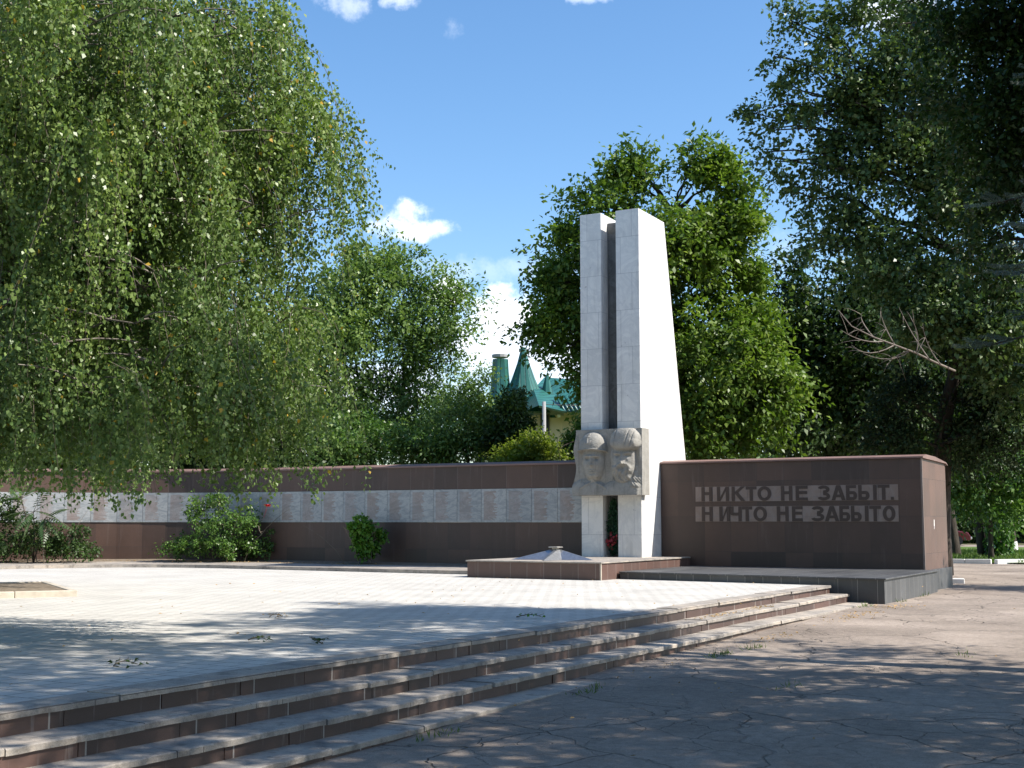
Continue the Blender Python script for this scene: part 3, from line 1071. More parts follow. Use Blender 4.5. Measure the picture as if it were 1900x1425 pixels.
# flame star
star = empty('star_burner', (-13.85, 26.7, TZ), 'low metal five-pointed star burner of the eternal flame on the brown platform', 'eternal flame')
mb = MB()
cx, cy, R1, R2 = -13.85, 26.62, 1.02, .40
zc = TZ+.225
ringp = []
for k in range(10):
    r = R1 if k % 2 == 0 else R2
    t = math.radians(-90+12+36*k)
    ringp.append((cx+r*math.cos(t), cy+r*math.sin(t)))
rt_ = .13
for k in range(10):
    j = (k+1) % 10
    a, b = ringp[k], ringp[j]
    ta = (cx+(a[0]-cx)*rt_/math.hypot(a[0]-cx, a[1]-cy), cy+(a[1]-cy)*rt_/math.hypot(a[0]-cx, a[1]-cy))
    tb = (cx+(b[0]-cx)*rt_/math.hypot(b[0]-cx, b[1]-cy), cy+(b[1]-cy)*rt_/math.hypot(b[0]-cx, b[1]-cy))
    mb.poly([(*a, TZ+.004), (*b, TZ+.004), (*tb, zc), (*ta, zc)])
mb.poly([(x, y, TZ+.003) for x, y in ringp][::-1])
mb.poly([(cx+(x-cx)*.13/math.hypot(x-cx, y-cy), cy+(y-cy)*.13/math.hypot(x-cx, y-cy), zc) for x, y in ringp])
mb.build('star', M['steel'], star)
mb = MB()
ri = [(cx+.17*math.cos(t), cy+.17*math.sin(t)) for t in np.linspace(0, 2*math.pi, 15)[:-1]]
mb.prism(ri, zc+.045, zc+.07)
mb.prism([(cx+(x-cx)*.5, cy+(y-cy)*.5) for x, y in ri], zc, zc+.045)
mb.build('burner_plate', M['rust'], star, .004)

# ------------------------------------------------------------------ leaves, branches, trees


def unit(a):
    return a/np.maximum(1e-9, np.linalg.norm(a, axis=1, keepdims=True))


def leaf_verts(pos, d, nrm, ln, wd, fold=.25):
    """diamond leaves: base, left, tip, right"""
    d = unit(d)
    s = unit(np.cross(d, nrm))
    n = np.cross(s, d)
    ln = np.broadcast_to(ln, (len(pos),))[:, None]
    wd = np.broadcast_to(wd, (len(pos),))[:, None]
    v = np.empty((len(pos), 4, 3))
    v[:, 0] = pos
    v[:, 1] = pos+d*ln*.42+s*wd*.5+n*wd*fold
    v[:, 2] = pos+d*ln
    v[:, 3] = pos+d*ln*.42-s*wd*.5+n*wd*fold
    return v.reshape(-1, 3)


def leaf_object(name, verts, mat, parent, offset=None):
    """verts: (4n, 3)"""
    n = len(verts)//4
    me = bpy.data.meshes.new(name)
    me.vertices.add(4*n)
    me.vertices.foreach_set('co', np.asarray(verts, np.float32).ravel())
    me.loops.add(4*n)
    me.loops.foreach_set('vertex_index', np.arange(4*n, dtype=np.int32))
    me.polygons.add(n)
    me.polygons.foreach_set('loop_start', np.arange(0, 4*n, 4, dtype=np.int32))
    me.update(calc_edges=True)
    return link(name, me, mat, parent)


def bez(a, b, c, n):
    t = np.linspace(0, 1, n)[:, None]
    return (1-t)**2*a+2*t*(1-t)*b+t*t*c


def tree(name, base, lobes, leaf, n_leaves, label, cat='tree', group=None, trunk_r=.2, leaf_len=.12, leaf_w=.06, clump=.55, seed=1,
         density=None, fork=.35, bark='bark', droop=.25, stems=1, shell=.35, per=None, top=None, limb_r=.35, lean=None, crown_name='crown', twigs=2):
    """trunk with limbs reaching clumps of leaves that fill a few uneven lobes"""
    rng = np.random.default_rng(seed)
    base = np.array(base, float)
    C = np.array([l[:3] for l in lobes], float)
    Rr = np.array([l[3:6] for l in lobes], float)
    vol = Rr.prod(1)**.75
    vol /= vol.sum()
    root = empty(name, base, label, cat, group)
    per = per or 130
    nc = max(6, n_leaves//per)
    li = rng.choice(len(lobes), nc, p=vol)
    d = unit(rng.normal(size=(nc, 3)))
    r = (shell+(1-shell)*rng.random(nc))**.6
    wv = rng.normal(size=(6, 3))*2.6
    ph = rng.random((6, len(lobes)))*6.28
    bumpy = 1+.17*np.sin(d@wv.T+ph[:, li].T).sum(1)/1.6
    cen = C[li]+d*Rr[li]*(r*bumpy)[:, None]
    low = base[2]+.25
    cen[:, 2] = np.maximum(cen[:, 2], low+rng.random(nc)*.3)
    # ---- wood
    wood = MB()
    cx = (C*vol[:, None]).sum(0)
    topz = cen[:, 2].max() if top is None else top
    nodes = []
    for s in range(stems):
        off = rng.normal(size=2)*.35*(stems > 1)
        tgt = np.array([cx[0]+off[0]*3, cx[1]+off[1]*3, base[2]+(topz-base[2])*.86])
        if lean is not None and s == 0: tgt = np.array(lean, float)
        b0 = base+np.array([off[0], off[1], -.1])
        mid = np.array([b0[0]*.8+tgt[0]*.2, b0[1]*.8+tgt[1]*.2, b0[2]*.45+tgt[2]*.55])
        tp = bez(b0, mid, tgt, 11)
        tp[1:-1] += rng.normal(size=(9, 3))*.03*(topz-base[2])*.12
        rr = trunk_r/math.sqrt(stems)*np.linspace(1, .14, 11)
        rr[0] *= 1.3
        wood.tube(tp, rr, 9)
        nodes += [(p, q) for p, q in zip(tp, rr)]
    tr_nodes = list(nodes)
    for k in range(len(lobes)):
        for rep in range(2):
            tgt = C[k]+rng.normal(size=3)*Rr[k]*.25
            cand = [(np.linalg.norm((p-tgt)*np.array([1, 1, 1.0]))+max(0, p[2]-tgt[2]+.2*np.linalg.norm(p[:2]-tgt[:2]))*3, i) for i, (p, q) in enumerate(tr_nodes) if p[2] > base[2]+fork*(topz-base[2])*.55]
            if not cand: continue
            i = min(cand)[1]
            p, q = tr_nodes[i]
            mid = p*.45+tgt*.55
            mid[2] += .12*np.linalg.norm(tgt-p)
            lp = bez(p, mid, tgt, 8)
            lp[1:-1] += rng.normal(size=(6, 3))*.05*np.linalg.norm(tgt-p)*.4
            lr = np.linspace(min(q*.8, trunk_r*limb_r), .018, 8)
            wood.tube(lp, lr, 6)
            nodes += [(a, b) for a, b in zip(lp[1:], lr[1:])]
    NP_ = np.array([p for p, q in nodes])
    NQ = np.array([q for p, q in nodes])
    order = np.argsort(np.linalg.norm(cen-cx, axis=1))
    extraP, extraQ = [], []
    AP, AQ = NP_.copy(), NQ.copy()
    for idx in order:
        c = cen[idx]
        dd = np.linalg.norm(AP-c, axis=1)+np.maximum(0, AP[:, 2]-c[2])*1.2
        i = int(np.argmin(dd))
        p, q = AP[i], AQ[i]
        mid = (p+c)/2+np.array([0, 0, .10*np.linalg.norm(c-p)])
        bp = bez(p, mid, c, 5)
        br = np.linspace(min(q*.6, .035), .006, 5)
        wood.tube(bp, br, 4, cap=False)
        AP = np.vstack([AP, bp[2:4]])
        AQ = np.append(AQ, br[2:4])
    wood.build('trunk', M[bark], root)
    # ---- leaves in flattened sprays round every clump centre
    cnt = rng.poisson(per, nc)
    ci = np.repeat(np.arange(nc), cnt)
    n = len(ci)
    sc = clump*(.55+.9*rng.random(nc))
    out = unit(cen-(cx*.8+base*.2))
    g = rng.normal(size=(n, 3))
    tw = rng.integers(0, 5, n)
    ax = unit(rng.normal(size=(nc*5, 3))+np.repeat(out, 5, 0)*.7)
    axd = ax[ci*5+tw]
    al = rng.random(n)**.7*1.35
    pos = cen[ci]+(axd*al[:, None]+g*np.array([.30, .30, .22]))*sc[ci][:, None]
    pos[:, 2] -= droop*sc[ci]*al*al
    dirv = axd*.6+rng.normal(size=(n, 3))*.65+np.array([0, 0, -droop*1.6])
    nr = unit(rng.normal(size=(n, 3))*.75+np.array([0, 0, .8])+out[ci]*.45)
    ok = pos[:, 2] > base[2]+.05
    L = leaf_len*(.65+.7*rng.random(n))
    leaf_object(crown_name, leaf_verts(pos[ok], dirv[ok], nr[ok], L[ok], L[ok]*leaf_w/leaf_len), M[leaf], root)
    return root


def plobes(dist, lst, dz=1.0):
    """lobes given along sight lines at a distance: (px, py, half width px, half height px[, depth shift])"""
    out = []
    for l in lst:
        px, py, rx, ry = l[:4]
        D = dist+(l[4] if len(l) > 4 else 0)
        c = at(px, py, D)
        k = D/FPX
        out.append((c[0], c[1], c[2], rx*k, rx*k*dz, ry*k))
    return out


def weeping_birch(name, base, label, limbs, R, height, n_strands, seed, leaf=.048, zmin=1.75):
    rng = np.random.default_rng(seed)
    base = np.array(base, float)
    root = empty(name, base, label, 'tree')
    wood = MB()
    tp = np.array([base+np.array([.05*math.sin(i*.9), .05*math.cos(i*1.3), -.1+height*i/12]) for i in range(13)])
    tr = np.linspace(.20, .03, 13)
    wood.tube(tp, tr, 10)
    limb_pts = []
    allimbs = [np.array(t, float) for t in limbs]
    ga = 0.0
    for i in range(34):
        z = 2.6+(height-3.2)*(i/33.0)
        ga += 2.4
        rr = R*(.75+.3*rng.random())*math.sqrt(max(.05, 1-((z-3.0)/(height*1.02))**2))
        allimbs.append(np.array([base[0]+rr*math.cos(ga), base[1]+rr*math.sin(ga), base[2]+z+.6]))
    for t in allimbs:
        hd = np.linalg.norm(t[:2]-base[:2])
        z0 = max(base[2]+1.6, t[2]-.55*hd)
        i = min(12, max(0, (z0-base[2]+.1)/height*12))
        p = np.array([np.interp(i, range(13), tp[:, k]) for k in range(3)])
        mid = p*.45+t*.55+np.array([0, 0, .26*hd])
        lp = bez(p, mid, t, 12)
        lp[2:-1] += rng.normal(size=(9, 3))*.05
        wood.tube(lp, np.linspace(.040, .007, 12), 6)
        for k in range(3, 12):
            limb_pts.append((lp[k], hd))
            if k >= 4:                                  # side branchlets
                for _ in range(2):
                    a = rng.random()*2*math.pi
                    q = lp[k]+np.array([math.cos(a), math.sin(a), .12])*rng.uniform(.3, .95)
                    wood.tube(bez(lp[k], (lp[k]+q)/2+np.array([0, 0, .1]), q, 5), np.linspace(.012, .005, 5), 4, cap=False)
                    limb_pts.append((q, hd))
                    limb_pts.append(((lp[k]+q)/2, hd))
    LP = np.array([p for p, h in limb_pts])
    tw = MB()
    P, D, Nn = [], [], []
    wts = np.ones(len(LP))
    anchors = LP[rng.integers(len(LP), size=n_strands//15)]
    alen = rng.uniform(.75, 1.3, len(anchors))
    for s in range(n_strands):
        a = anchors[s % len(anchors)]+rng.normal(size=3)*np.array([.15, .15, .16])
        out = np.array([a[0]-base[0], a[1]-base[1], 0.0])
        out = out/max(.3, np.linalg.norm(out))+rng.normal(size=3)*np.array([.5, .5, .2])
        floor_z = zmin+rng.random()*.7 + .25*math.sin(a[0]*2.1)+.2*math.sin(a[1]*3.3)
        ln = min(rng.uniform(.6, 2.1)*alen[s % len(anchors)], max(.0, a[2]-floor_z)+.12)
        if ln < .35: continue
        n = 8
        t = np.linspace(0, 1, n)[:, None]
        sway = rng.normal(size=3)*np.array([.10, .10, 0])
        pts = a+out*np.array([1, 1, .3])*.34*np.sqrt(t)+np.array([0, 0, -1])*ln*(t**1.25)+sway*t*t*ln
        pts += np.cumsum(rng.normal(size=(n, 3))*.012, 0)
        if s % 3 == 0:
            tw.tube(pts, np.linspace(.0042, .0016, n), 3, cap=False)
        k = int(ln*rng.uniform(46, 82))
        u = np.sort(rng.random(k))*(n-1)
        iu = np.minimum(u.astype(int), n-2)
        fr = (u-iu)[:, None]
        pp = pts[iu]*(1-fr)+pts[iu+1]*fr
        P.append(pp+rng.normal(size=(k, 3))*np.array([.035, .035, .02]))
        D.append(rng.normal(size=(k, 3))*.55+np.array([0, 0, -.85]))
        Nn.append(unit(rng.normal(size=(k, 3))*.8+unit(out[None])*.4+np.array([0, 0, .35])))
    P, D, Nn = np.vstack(P), np.vstack(D), np.vstack(Nn)
    wood.build('trunk', M['birch_bark'], root)
    tw.build('hanging_twigs', M['twig'], root)
    L = leaf*(.7+.6*rng.random(len(P)))
    leaf_object('crown', leaf_verts(P, D, Nn, L, L*.72, .18), M['birch_leaf'], root)
    return root


# two weeping birches on the left
bA = np.array([-13.7, 9.85, 0.0])
limbsA = [at(px, py, d) for px, py, d in
          ((505, 235, 14.6), (470, 120, 15.2), (480, 20, 15.0), (470, -80, 16), (490, 260, 15.6), (100, -150, 12), (250, -120, 12.5), (0, -60, 12), (-60, 80, 12), (400, -100, 13), (180, 40, 12), (330, 30, 12.6), (520, 140, 13.8), (530, 560, 14.6), (555, 610, 15.2), (535, 690, 14.2), (520, 600, 13.6),
           (430, 640, 12.9), (360, 520, 12.6), (470, 380, 13.2), (380, 250, 12.8), (300, 120, 12.8), (250, 600, 12.2), (170, 420, 12.2), (230, 280, 12.4), (100, 640, 12.0), (450, 60, 13.6),
           (500, 420, 14.2), (300, 680, 12.4), (60, 300, 12.2), (120, 130, 12.4), (400, 740, 13.2), (490, 730, 14.0), (200, 740, 12.0), (20, 560, 12.0), (520, 300, 15), (500, 215, 14.9), (480, 170, 14.7))]
weeping_birch('weeping_birch', bA, 'large weeping birch hanging over the left of the plaza, nearest to the steps', limbsA, 3.7, 11.5, 6600, 11, zmin=1.8)
bB = np.array([-19.9, 15.4, .1])
weeping_birch('weeping_birch', bB, 'weeping birch standing farther back in the kerbed planter at the left edge', [], 4.2, 10.5, 2000, 12, leaf=.065, zmin=2.0)

# kerbed planters
for (px, py, hs, rz, lab) in ((-19.75, 15.05, 1.75, math.atan2(.83, .55), 'square planter edged with pale concrete kerbs at the left end of the plaza'),
                              (-13.7, 9.85, .62, .35, 'small kerbed tree pit round the foot of the near birch')):
    pl = empty('planter', (px, py, 0), lab, 'planter', rz=rz)
    mb = MB()
    c, s = math.cos(rz), math.sin(rz)

    def W(u, v, z): return (px+u*c-v*s, py+u*s+v*c, z)
    for k in range(4):
        n = max(1, int(round(2*hs/.85)))
        for i in range(n):
            u0, u1 = -hs+2*hs*i/n+.004, -hs+2*hs*(i+1)/n-.004
            q = k*math.pi/2
            cc, s2 = math.cos(q), math.sin(q)

            def T(u, v, z): return W(u*cc-v*s2, u*s2+v*cc, z)
            e = .12 if i == n-1 else 0
            mb.hexa([T(u0, -hs-.12, -.1), T(u1+e, -hs-.12, -.1), T(u1+e, -hs, -.1), T(u0, -hs, -.1)], [T(u0, -hs-.12, .105), T(u1+e, -hs-.12, .105), T(u1+e, -hs, .105), T(u0, -hs, .105)])
    mb.build('kerb', M['kerb'], pl, .012)
    mb = MB()
    mb.poly([W(-hs, -hs, .092), W(hs, -hs, .092), W(hs, hs, .092), W(-hs, hs, .092)])
    mb.build('soil', M['soil'], pl)

# trees behind the walls
G = -.33


def foot(px, dist, py=1010):
    p = at(px, py, dist)
    return (p[0], p[1], G)


TG = 'trees behind the memorial walls'
tree('locust_tree', foot(735, 45), plobes(45, [(640, 560, 75, 85), (725, 545, 85, 70), (800, 580, 65, 75), (700, 660, 120, 90), (830, 655, 45, 50), (600, 640, 60, 90), (790, 740, 80, 60), (660, 500, 55, 35), (745, 500, 50, 28), (845, 555, 38, 26), (650, 760, 90, 60), (750, 800, 100, 46), (840, 770, 60, 50)]),
     'locust_leaf', 44000, 'airy light green locust tree behind the name wall, left of the green-roofed building', group=TG, trunk_r=.20, leaf_len=.17, leaf_w=.075, clump=.62, seed=21, stems=3, per=110)
tree('ash_leaved_maple', foot(1240, 42), plobes(42, [(1130, 375, 52, 50), (1170, 312, 28, 34), (1205, 330, 22, 30), (1290, 296, 24, 46), (1330, 325, 26, 48), (1378, 335, 22, 40), (1345, 420, 66, 60), (1105, 470, 82, 62), (1235, 480, 140, 85), (1040, 530, 40, 30), (1370, 560, 70, 110), (1060, 590, 62, 70), (1180, 650, 105, 110), (1320, 690, 150, 110), (1400, 700, 60, 100), (1260, 780, 130, 60), (1000, 612, 34, 32), (1045, 640, 16, 20), (1068, 372, 18, 18), (1150, 330, 20, 22)]),
     'maple_leaf', 84000, 'big bright green maple tree rising right behind the white obelisk', group=TG, trunk_r=.32, leaf_len=.19, leaf_w=.11, clump=.58, seed=22, per=120, shell=.2)
tree('young_birch', foot(880, 38.5), plobes(38.5, [(885, 735, 42, 55), (850, 780, 60, 55), (900, 810, 45, 45), (820, 820, 70, 40)]),
     'locust_leaf', 9000, 'slender pale young tree just above the name wall, left of the dark shrub', group=TG, trunk_r=.07, leaf_len=.11, leaf_w=.06, clump=.42, seed=23, per=80)
tree('dark_shrub', foot(965, 37.5), plobes(37.5, [(952, 758, 20, 26), (942, 812, 34, 30), (968, 790, 14, 22)]),
     'dark_leaf', 9500, 'dark dense shrub in front of the green-roofed building', 'shrub', TG, trunk_r=.07, leaf_len=.12, leaf_w=.07, clump=.28, seed=24, per=100)
tree('yellow_green_bush', foot(992, 35.6), plobes(35.6, [(988, 836, 30, 28), (960, 850, 32, 20), (1020, 846, 22, 22)]),
     'yellow_leaf', 8500, 'rounded yellow-green bush just above the name wall, left of the obelisk', 'bush', TG, trunk_r=.05, leaf_len=.09, leaf_w=.05, clump=.28, seed=25, per=90, stems=3)
tree('green_bush', foot(760, 38.6), plobes(38.6, [(700, 825, 90, 38), (790, 830, 90, 36), (870, 838, 60, 26), (640, 815, 70, 40)]),
     'rose_leaf', 12000, 'low green bushes rising behind the middle of the name wall', 'bush', TG, trunk_r=.05, leaf_len=.11, leaf_w=.065, clump=.34, seed=26, per=90, stems=4)
tree('dark_bush', foot(610, 42.5), plobes(42.5, [(560, 820, 90, 70), (650, 800, 70, 80), (470, 800, 90, 80)]),
     'dark_leaf', 16000, 'dark bushy tree behind the name wall under the birch drapery', 'tree', TG, trunk_r=.10, leaf_len=.14, leaf_w=.08, clump=.45, seed=27, per=110, stems=2)
tree('linden', foot(330, 44), plobes(44, [(330, 700, 130, 130), (180, 720, 130, 140), (450, 740, 100, 110), (300, 560, 110, 90), (520, 690, 60, 100), (100, 800, 120, 80), (380, 820, 150, 50)]),
     'dark_leaf', 42000, 'broad dark linden behind the left bend of the name wall, seen through the birch', 'tree', TG, trunk_r=.28, leaf_len=.18, leaf_w=.12, clump=.75, seed=29, per=130, shell=.2)
tree('chestnut', foot(40, 46), plobes(46, [(20, 700, 140, 150), (-90, 720, 130, 150), (60, 560, 110, 100), (60, 830, 130, 60)]),
     'rose_leaf', 30000, 'dark broad-leaved tree behind the far left end of the name wall', 'tree', TG, trunk_r=.28, leaf_len=.2, leaf_w=.13, clump=.75, seed=30, per=130, shell=.2)
tree('sumac_bush', foot(1068, 36.5), plobes(36.5, [(1066, 835, 16, 26), (1090, 815, 22, 34)]),
     'rose_leaf', 4500, 'dark narrow bush squeezed between the beige building and the obelisk', 'bush', TG, trunk_r=.05, leaf_len=.11, leaf_w=.06, clump=.28, seed=28, per=80, stems=2)

# right-hand side: poplar, dark trees, shrubs
tree('poplar', foot(1738, 38.5), plobes(36, [(1398, 205, 16, 26), (1425, 240, 16, 22), (1435, 110, 18, 34), (1465, 160, 20, 30), (1470, 40, 26, 34), (1445, 300, 26, 26), (1500, 215, 34, 46), (1550, 300, 50, 60), (1470, 345, 26, 20), (1540, 110, 42, 60), (1590, 190, 50, 60), (1590, 20, 60, 50), (1420, 290, 12, 16), (1650, 250, 95, 130), (1560, 420, 50, 60, 0), (1700, 100, 90, 120), (1780, 330, 110, 170), (1830, 560, 95, 130), (1640, 470, 75, 85), (1720, 560, 80, 90), (1880, 640, 60, 130)]),
     'poplar_leaf', 56000, 'tall poplar with a forked trunk and loose outer sprays at the upper right', 'tree', 'tall trees at the right', trunk_r=.36, leaf_len=.15, leaf_w=.10, clump=.46, seed=31, per=75, lean=at(1830, 330, 36), shell=.25, fork=.3)
tree('elm', foot(1590, 46), plobes(46, [(1480, 520, 50, 70), (1590, 560, 80, 90), (1660, 560, 90, 100), (1450, 700, 90, 110), (1540, 700, 130, 110), (1760, 640, 110, 140), (1680, 720, 120, 120), (1620, 640, 120, 90), (1480, 620, 70, 80), (1570, 800, 170, 50), (1720, 820, 110, 60)]),
     'dark_leaf', 72000, 'dark dense elm filling the gap behind the inscription wall', 'tree', TG, trunk_r=.3, leaf_len=.19, leaf_w=.11, clump=.7, seed=32, per=140, shell=.2)
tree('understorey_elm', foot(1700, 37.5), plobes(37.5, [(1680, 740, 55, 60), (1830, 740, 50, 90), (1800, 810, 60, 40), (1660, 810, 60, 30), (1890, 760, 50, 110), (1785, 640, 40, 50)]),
     'deep_leaf', 20000, 'low elm foliage, darkened in colour to stand for shade, round the poplar trunk above the right end of the wall', 'tree', TG, trunk_r=.14, leaf_len=.12, leaf_w=.075, clump=.42, seed=36, per=90, shell=.2)
tree('overhanging_elm', (1.6, 16.4, gz(16)), plobes(16.5, [(1900, 40, 120, 110), (1800, 20, 110, 90), (1870, 250, 90, 140), (1960, 250, 120, 200), (2010, 60, 160, 160), (1780, 180, 70, 80, 1), (1880, 420, 60, 90), (2050, -160, 220, 160), (1700, 30, 60, 60, 2)]),
     'dark_leaf', 46000, 'shaded dark elm overhanging the road from the right edge', 'tree', 'tall trees at the right', trunk_r=.30, leaf_len=.085, leaf_w=.05, clump=.42, seed=33, per=110, shell=.25)
tree('dark_tree', foot(1850, 62), plobes(62, [(1800, 760, 90, 120), (1900, 700, 110, 150), (1960, 820, 90, 90), (1720, 780, 80, 90), (1860, 600, 110, 100)]),
     'rose_leaf', 30000, 'deep green tree standing on the lawn beyond the right wall', 'tree', TG, trunk_r=.30, leaf_len=.24, leaf_w=.14, clump=.9, seed=34, per=130)
tree('sapling', foot(1838, 52), plobes(52, [(1800, 880, 40, 50), (1850, 860, 55, 50), (1830, 930, 45, 35), (1890, 900, 45, 60), (1790, 830, 40, 40), (1770, 900, 20, 40)]),
     'rose_leaf', 12000, 'mid-green leafy sapling on the lawn just right of the inscription wall', 'tree', TG, trunk_r=.12, leaf_len=.19, leaf_w=.10, clump=.5, seed=35, per=90)
# climber-clad trunk on the lawn and a thin trunk beside it
t0 = foot(1842, 56)
ivt = empty('ivy_clad_tree', t0, 'thick dark trunk wrapped in bright green climber on the lawn', 'tree')
mb = MB()
mb.tube([(t0[0]+.03*i, t0[1], t0[2]-.1+.62*i) for i in range(9)], np.linspace(.34, .2, 9), 10)
mb.tube([(t0[0]-.45-.05*i, t0[1]+.2, t0[2]-.1+.62*i) for i in range(9)], np.linspace(.22, .15, 9), 8)
mb.build('trunk', M['bark'], ivt)
rng = np.random.default_rng(77)
n = 2600
z = rng.random(n)*3.4
a = rng.normal(size=n)*1.1-1.2
rr = .40+.18*rng.random(n)*(1+.5*np.sin(z*2))
pos = np.stack([t0[0]+.25+.05*z+rr*np.cos(a)*.9, t0[1]+rr*np.sin(a), t0[2]+.1+z], 1)
leaf_object('climber', leaf_verts(pos, rng.normal(size=(n, 3))*.5+np.array([0, 0, -.7]), unit(np.stack([np.cos(a), np.sin(a), .4+0*a], 1)+rng.normal(size=(n, 3))*.4), .16, .11), M['ivy'], ivt)
for px, d, lab in ((1772, 58, 'slim leaning trunk close to the right edge of the inscription wall'), (1879, 67, 'bare trunk with a pale foot behind the white kerb')):
    f = foot(px, d)
    e = empty('bare_tree', f, lab, 'tree')
    mb = MB()
    mb.tube([(f[0]-.06*i+.02*math.sin(i), f[1], f[2]-.1+.7*i) for i in range(8)], np.linspace(.26, .16, 8), 9)
    mb.build('trunk', M['bark'], e)
    mb = MB()
    mb.tube([(f[0]+.005, f[1], f[2]-.05), (f[0]-.03, f[1], f[2]+.55)], [.275, .255], 9, cap=False)
    mb.build('whitewash', M['white_paint'] if px > 1800 else M['bark'], e)

# dead branches of the poplar
db = empty('dead_branch', at(1775, 690, 33.5), 'bare pale dead branches reaching left from the forked poplar trunk', 'branch')
mb = MB()
rng = np.random.default_rng(5)
root_p = at(1772, 688, 34.5)
main = [at(1772, 688, 34.5), at(1735, 672, 33.8), at(1700, 655, 33.3), at(1660, 640, 33), at(1620, 625, 32.8), at(1580, 605, 32.6), at(1555, 575, 32.5)]
mb.tube(main, np.linspace(.035, .010, 7), 5)
for (ax, ay), (bx, by), (cx2, cy2) in (((1725, 668), (1690, 620), (1668, 570)), ((1690, 650), (1655, 680), (1600, 655)), ((1660, 640), (1630, 590), (1635, 570)), ((1640, 633), (1600, 640), (1560, 612)), ((1700, 655), (1710, 620), (1690, 590)), ((1620, 625), (1590, 590), (1600, 580)), ((1745, 676), (1715, 640), (1712, 600)), ((1660, 640), (1610, 670), (1580, 640)), ((1690, 650), (1650, 660), (1640, 690))):
    d = rng.uniform(32.2, 33.8)
    a, b, c = at(ax, ay, 33.2), at(bx, by, d), at(cx2, cy2, d-.2)
    pts = bez(a, b, c, 7)
    mb.tube(pts, np.linspace(.018, .005, 7), 4)
    for _ in range(4):
        i = rng.integers(2, 6)
        q = pts[i]+rng.normal(size=3)*np.array([.35, .35, .35])
        mb.tube(bez(pts[i], (pts[i]+q)/2+np.array([0, 0, .08]), q, 4), np.linspace(.008, .003, 4), 3)
mb.build('bare_twigs', M['dead'], db)

# blue spruce at the right edge


def spruce(base, height, label, seed, branches):
    rng = np.random.default_rng(seed)
    base = np.array(base, float)
    root = empty('blue_spruce', base, label, 'tree')
    wood = MB()
    wood.tube([base+np.array([0, 0, -.1+height*i/8]) for i in range(9)], np.linspace(.22, .03, 9), 10)
    P, D, Nn = [], [], []

    def needles(a, b, n):
        t = rng.random(n)[:, None]
        p = a*(1-t)+b*t
        ax = (b-a)/max(1e-6, np.linalg.norm(b-a))
        rad = rng.normal(size=(n, 3))
        rad = unit(rad-(rad@ax)[:, None]*ax)
        P.append(p); D.append(rad+ax*.75); Nn.append(unit(np.cross(rad, ax)+rad*.01))
    bl = []
    for i in range(120):
        z = 3.6+(height-3.9)*(i/120.0)
        R = 2.55*(1-z/height)**.8+.15
        az = i*2.399+rng.normal()*.2
        bl.append((z, az, R*(.85+.3*rng.random())))
    for z, az, R in bl:
        o = base+np.array([0, 0, z])
        u = np.array([math.cos(az), math.sin(az), 0])
        s = np.array([-u[1], u[0], 0])
        e = o+u*R+np.array([0, 0, -.18*R])
        wood.tube(bez(o, (o+e)/2+np.array([0, 0, .02]), e, 5), np.linspace(.024, .006, 5), 4, cap=False)
        for k in range(int(R*9)+3):
            f = .25+.75*rng.random()
            c = o+(e-o)*f
            sd = rng.choice([-1, 1])
            ln = (.20+.42*(1-f*.8))*(.7+.5*rng.random())*min(1, R)
            q = c+(u*.7+s*sd*.8+np.array([0, 0, rng.normal()*.12]))*ln
            needles(c, q, int(170*ln/.35)+25)
        needles(o+(e-o)*.55, e+u*.06, 80)
    wood.build('trunk', M['bark'], root)
    P2, D2, N2 = np.vstack(P), np.vstack(D), np.vstack(Nn)
    leaf_object('needles', leaf_verts(P2, D2, N2, .034, .008, .0), M['needle'], root)
    return root


sp = at(1985, 560, 12.6)
spruce((sp[0]+1.12, sp[1]+.15, gz(sp[1])), 11.0, 'blue spruce whose needle-clad branch tips poke in at the right edge', 41, None)

# trees along the near side of the road, beyond the right edge, whose shade lies over the steps
RG = 'park trees along the near side of the road'
shade = [((2.4, 16.2), 12.6, 4.3, 51, 'tall leafy park tree across the road from the far end of the steps', 13000),
         ((3.2, 10.6), 13, 4.6, 52, 'broad leafy park tree across the road from the middle of the steps', 21000),
         ((3.2, 4.2), 12.4, 4.6, 53, 'leafy park tree on the road edge beside the near end of the steps', 22000)]
proto = None
for (x, y), h, R, sd, lab, nl in shade:
    b = (x, y, gz(y))
    lob = [(x-.3, y, h*.70, R*.95, R*.85, h*.22), (x-1.6, y+.6, h*.80, R*.6, R*.55, h*.13), (x+1.3, y-.8, h*.62, R*.6, R*.6, h*.13), (x-.4, y-1.6, h*.72, R*.55, R*.5, h*.14), (x-1.9, y-.3, h*.63, R*.45, R*.45, h*.08), (x, y, h*.92, R*.5, R*.5, h*.1)]
    proto = tree('park_tree', b, lob, 'poplar_leaf', nl, lab, 'tree', RG, trunk_r=.24, leaf_len=.15, leaf_w=.10, clump=.60, seed=sd, per=120, shell=.25)
x, y = 2.0, 34.6
tree('young_park_tree', (x, y, gz(y)), [(x, y, 5.6, 1.6, 1.6, 1.5), (x-.6, y+.3, 6.6, 1.1, 1.1, 1.0), (x+.5, y-.4, 4.8, 1.2, 1.2, .9)], 'poplar_leaf', 9000, 'young park tree on the road edge level with the end of the inscription wall', 'tree', trunk_r=.10, leaf_len=.13, leaf_w=.09, clump=.5, seed=54, per=90)
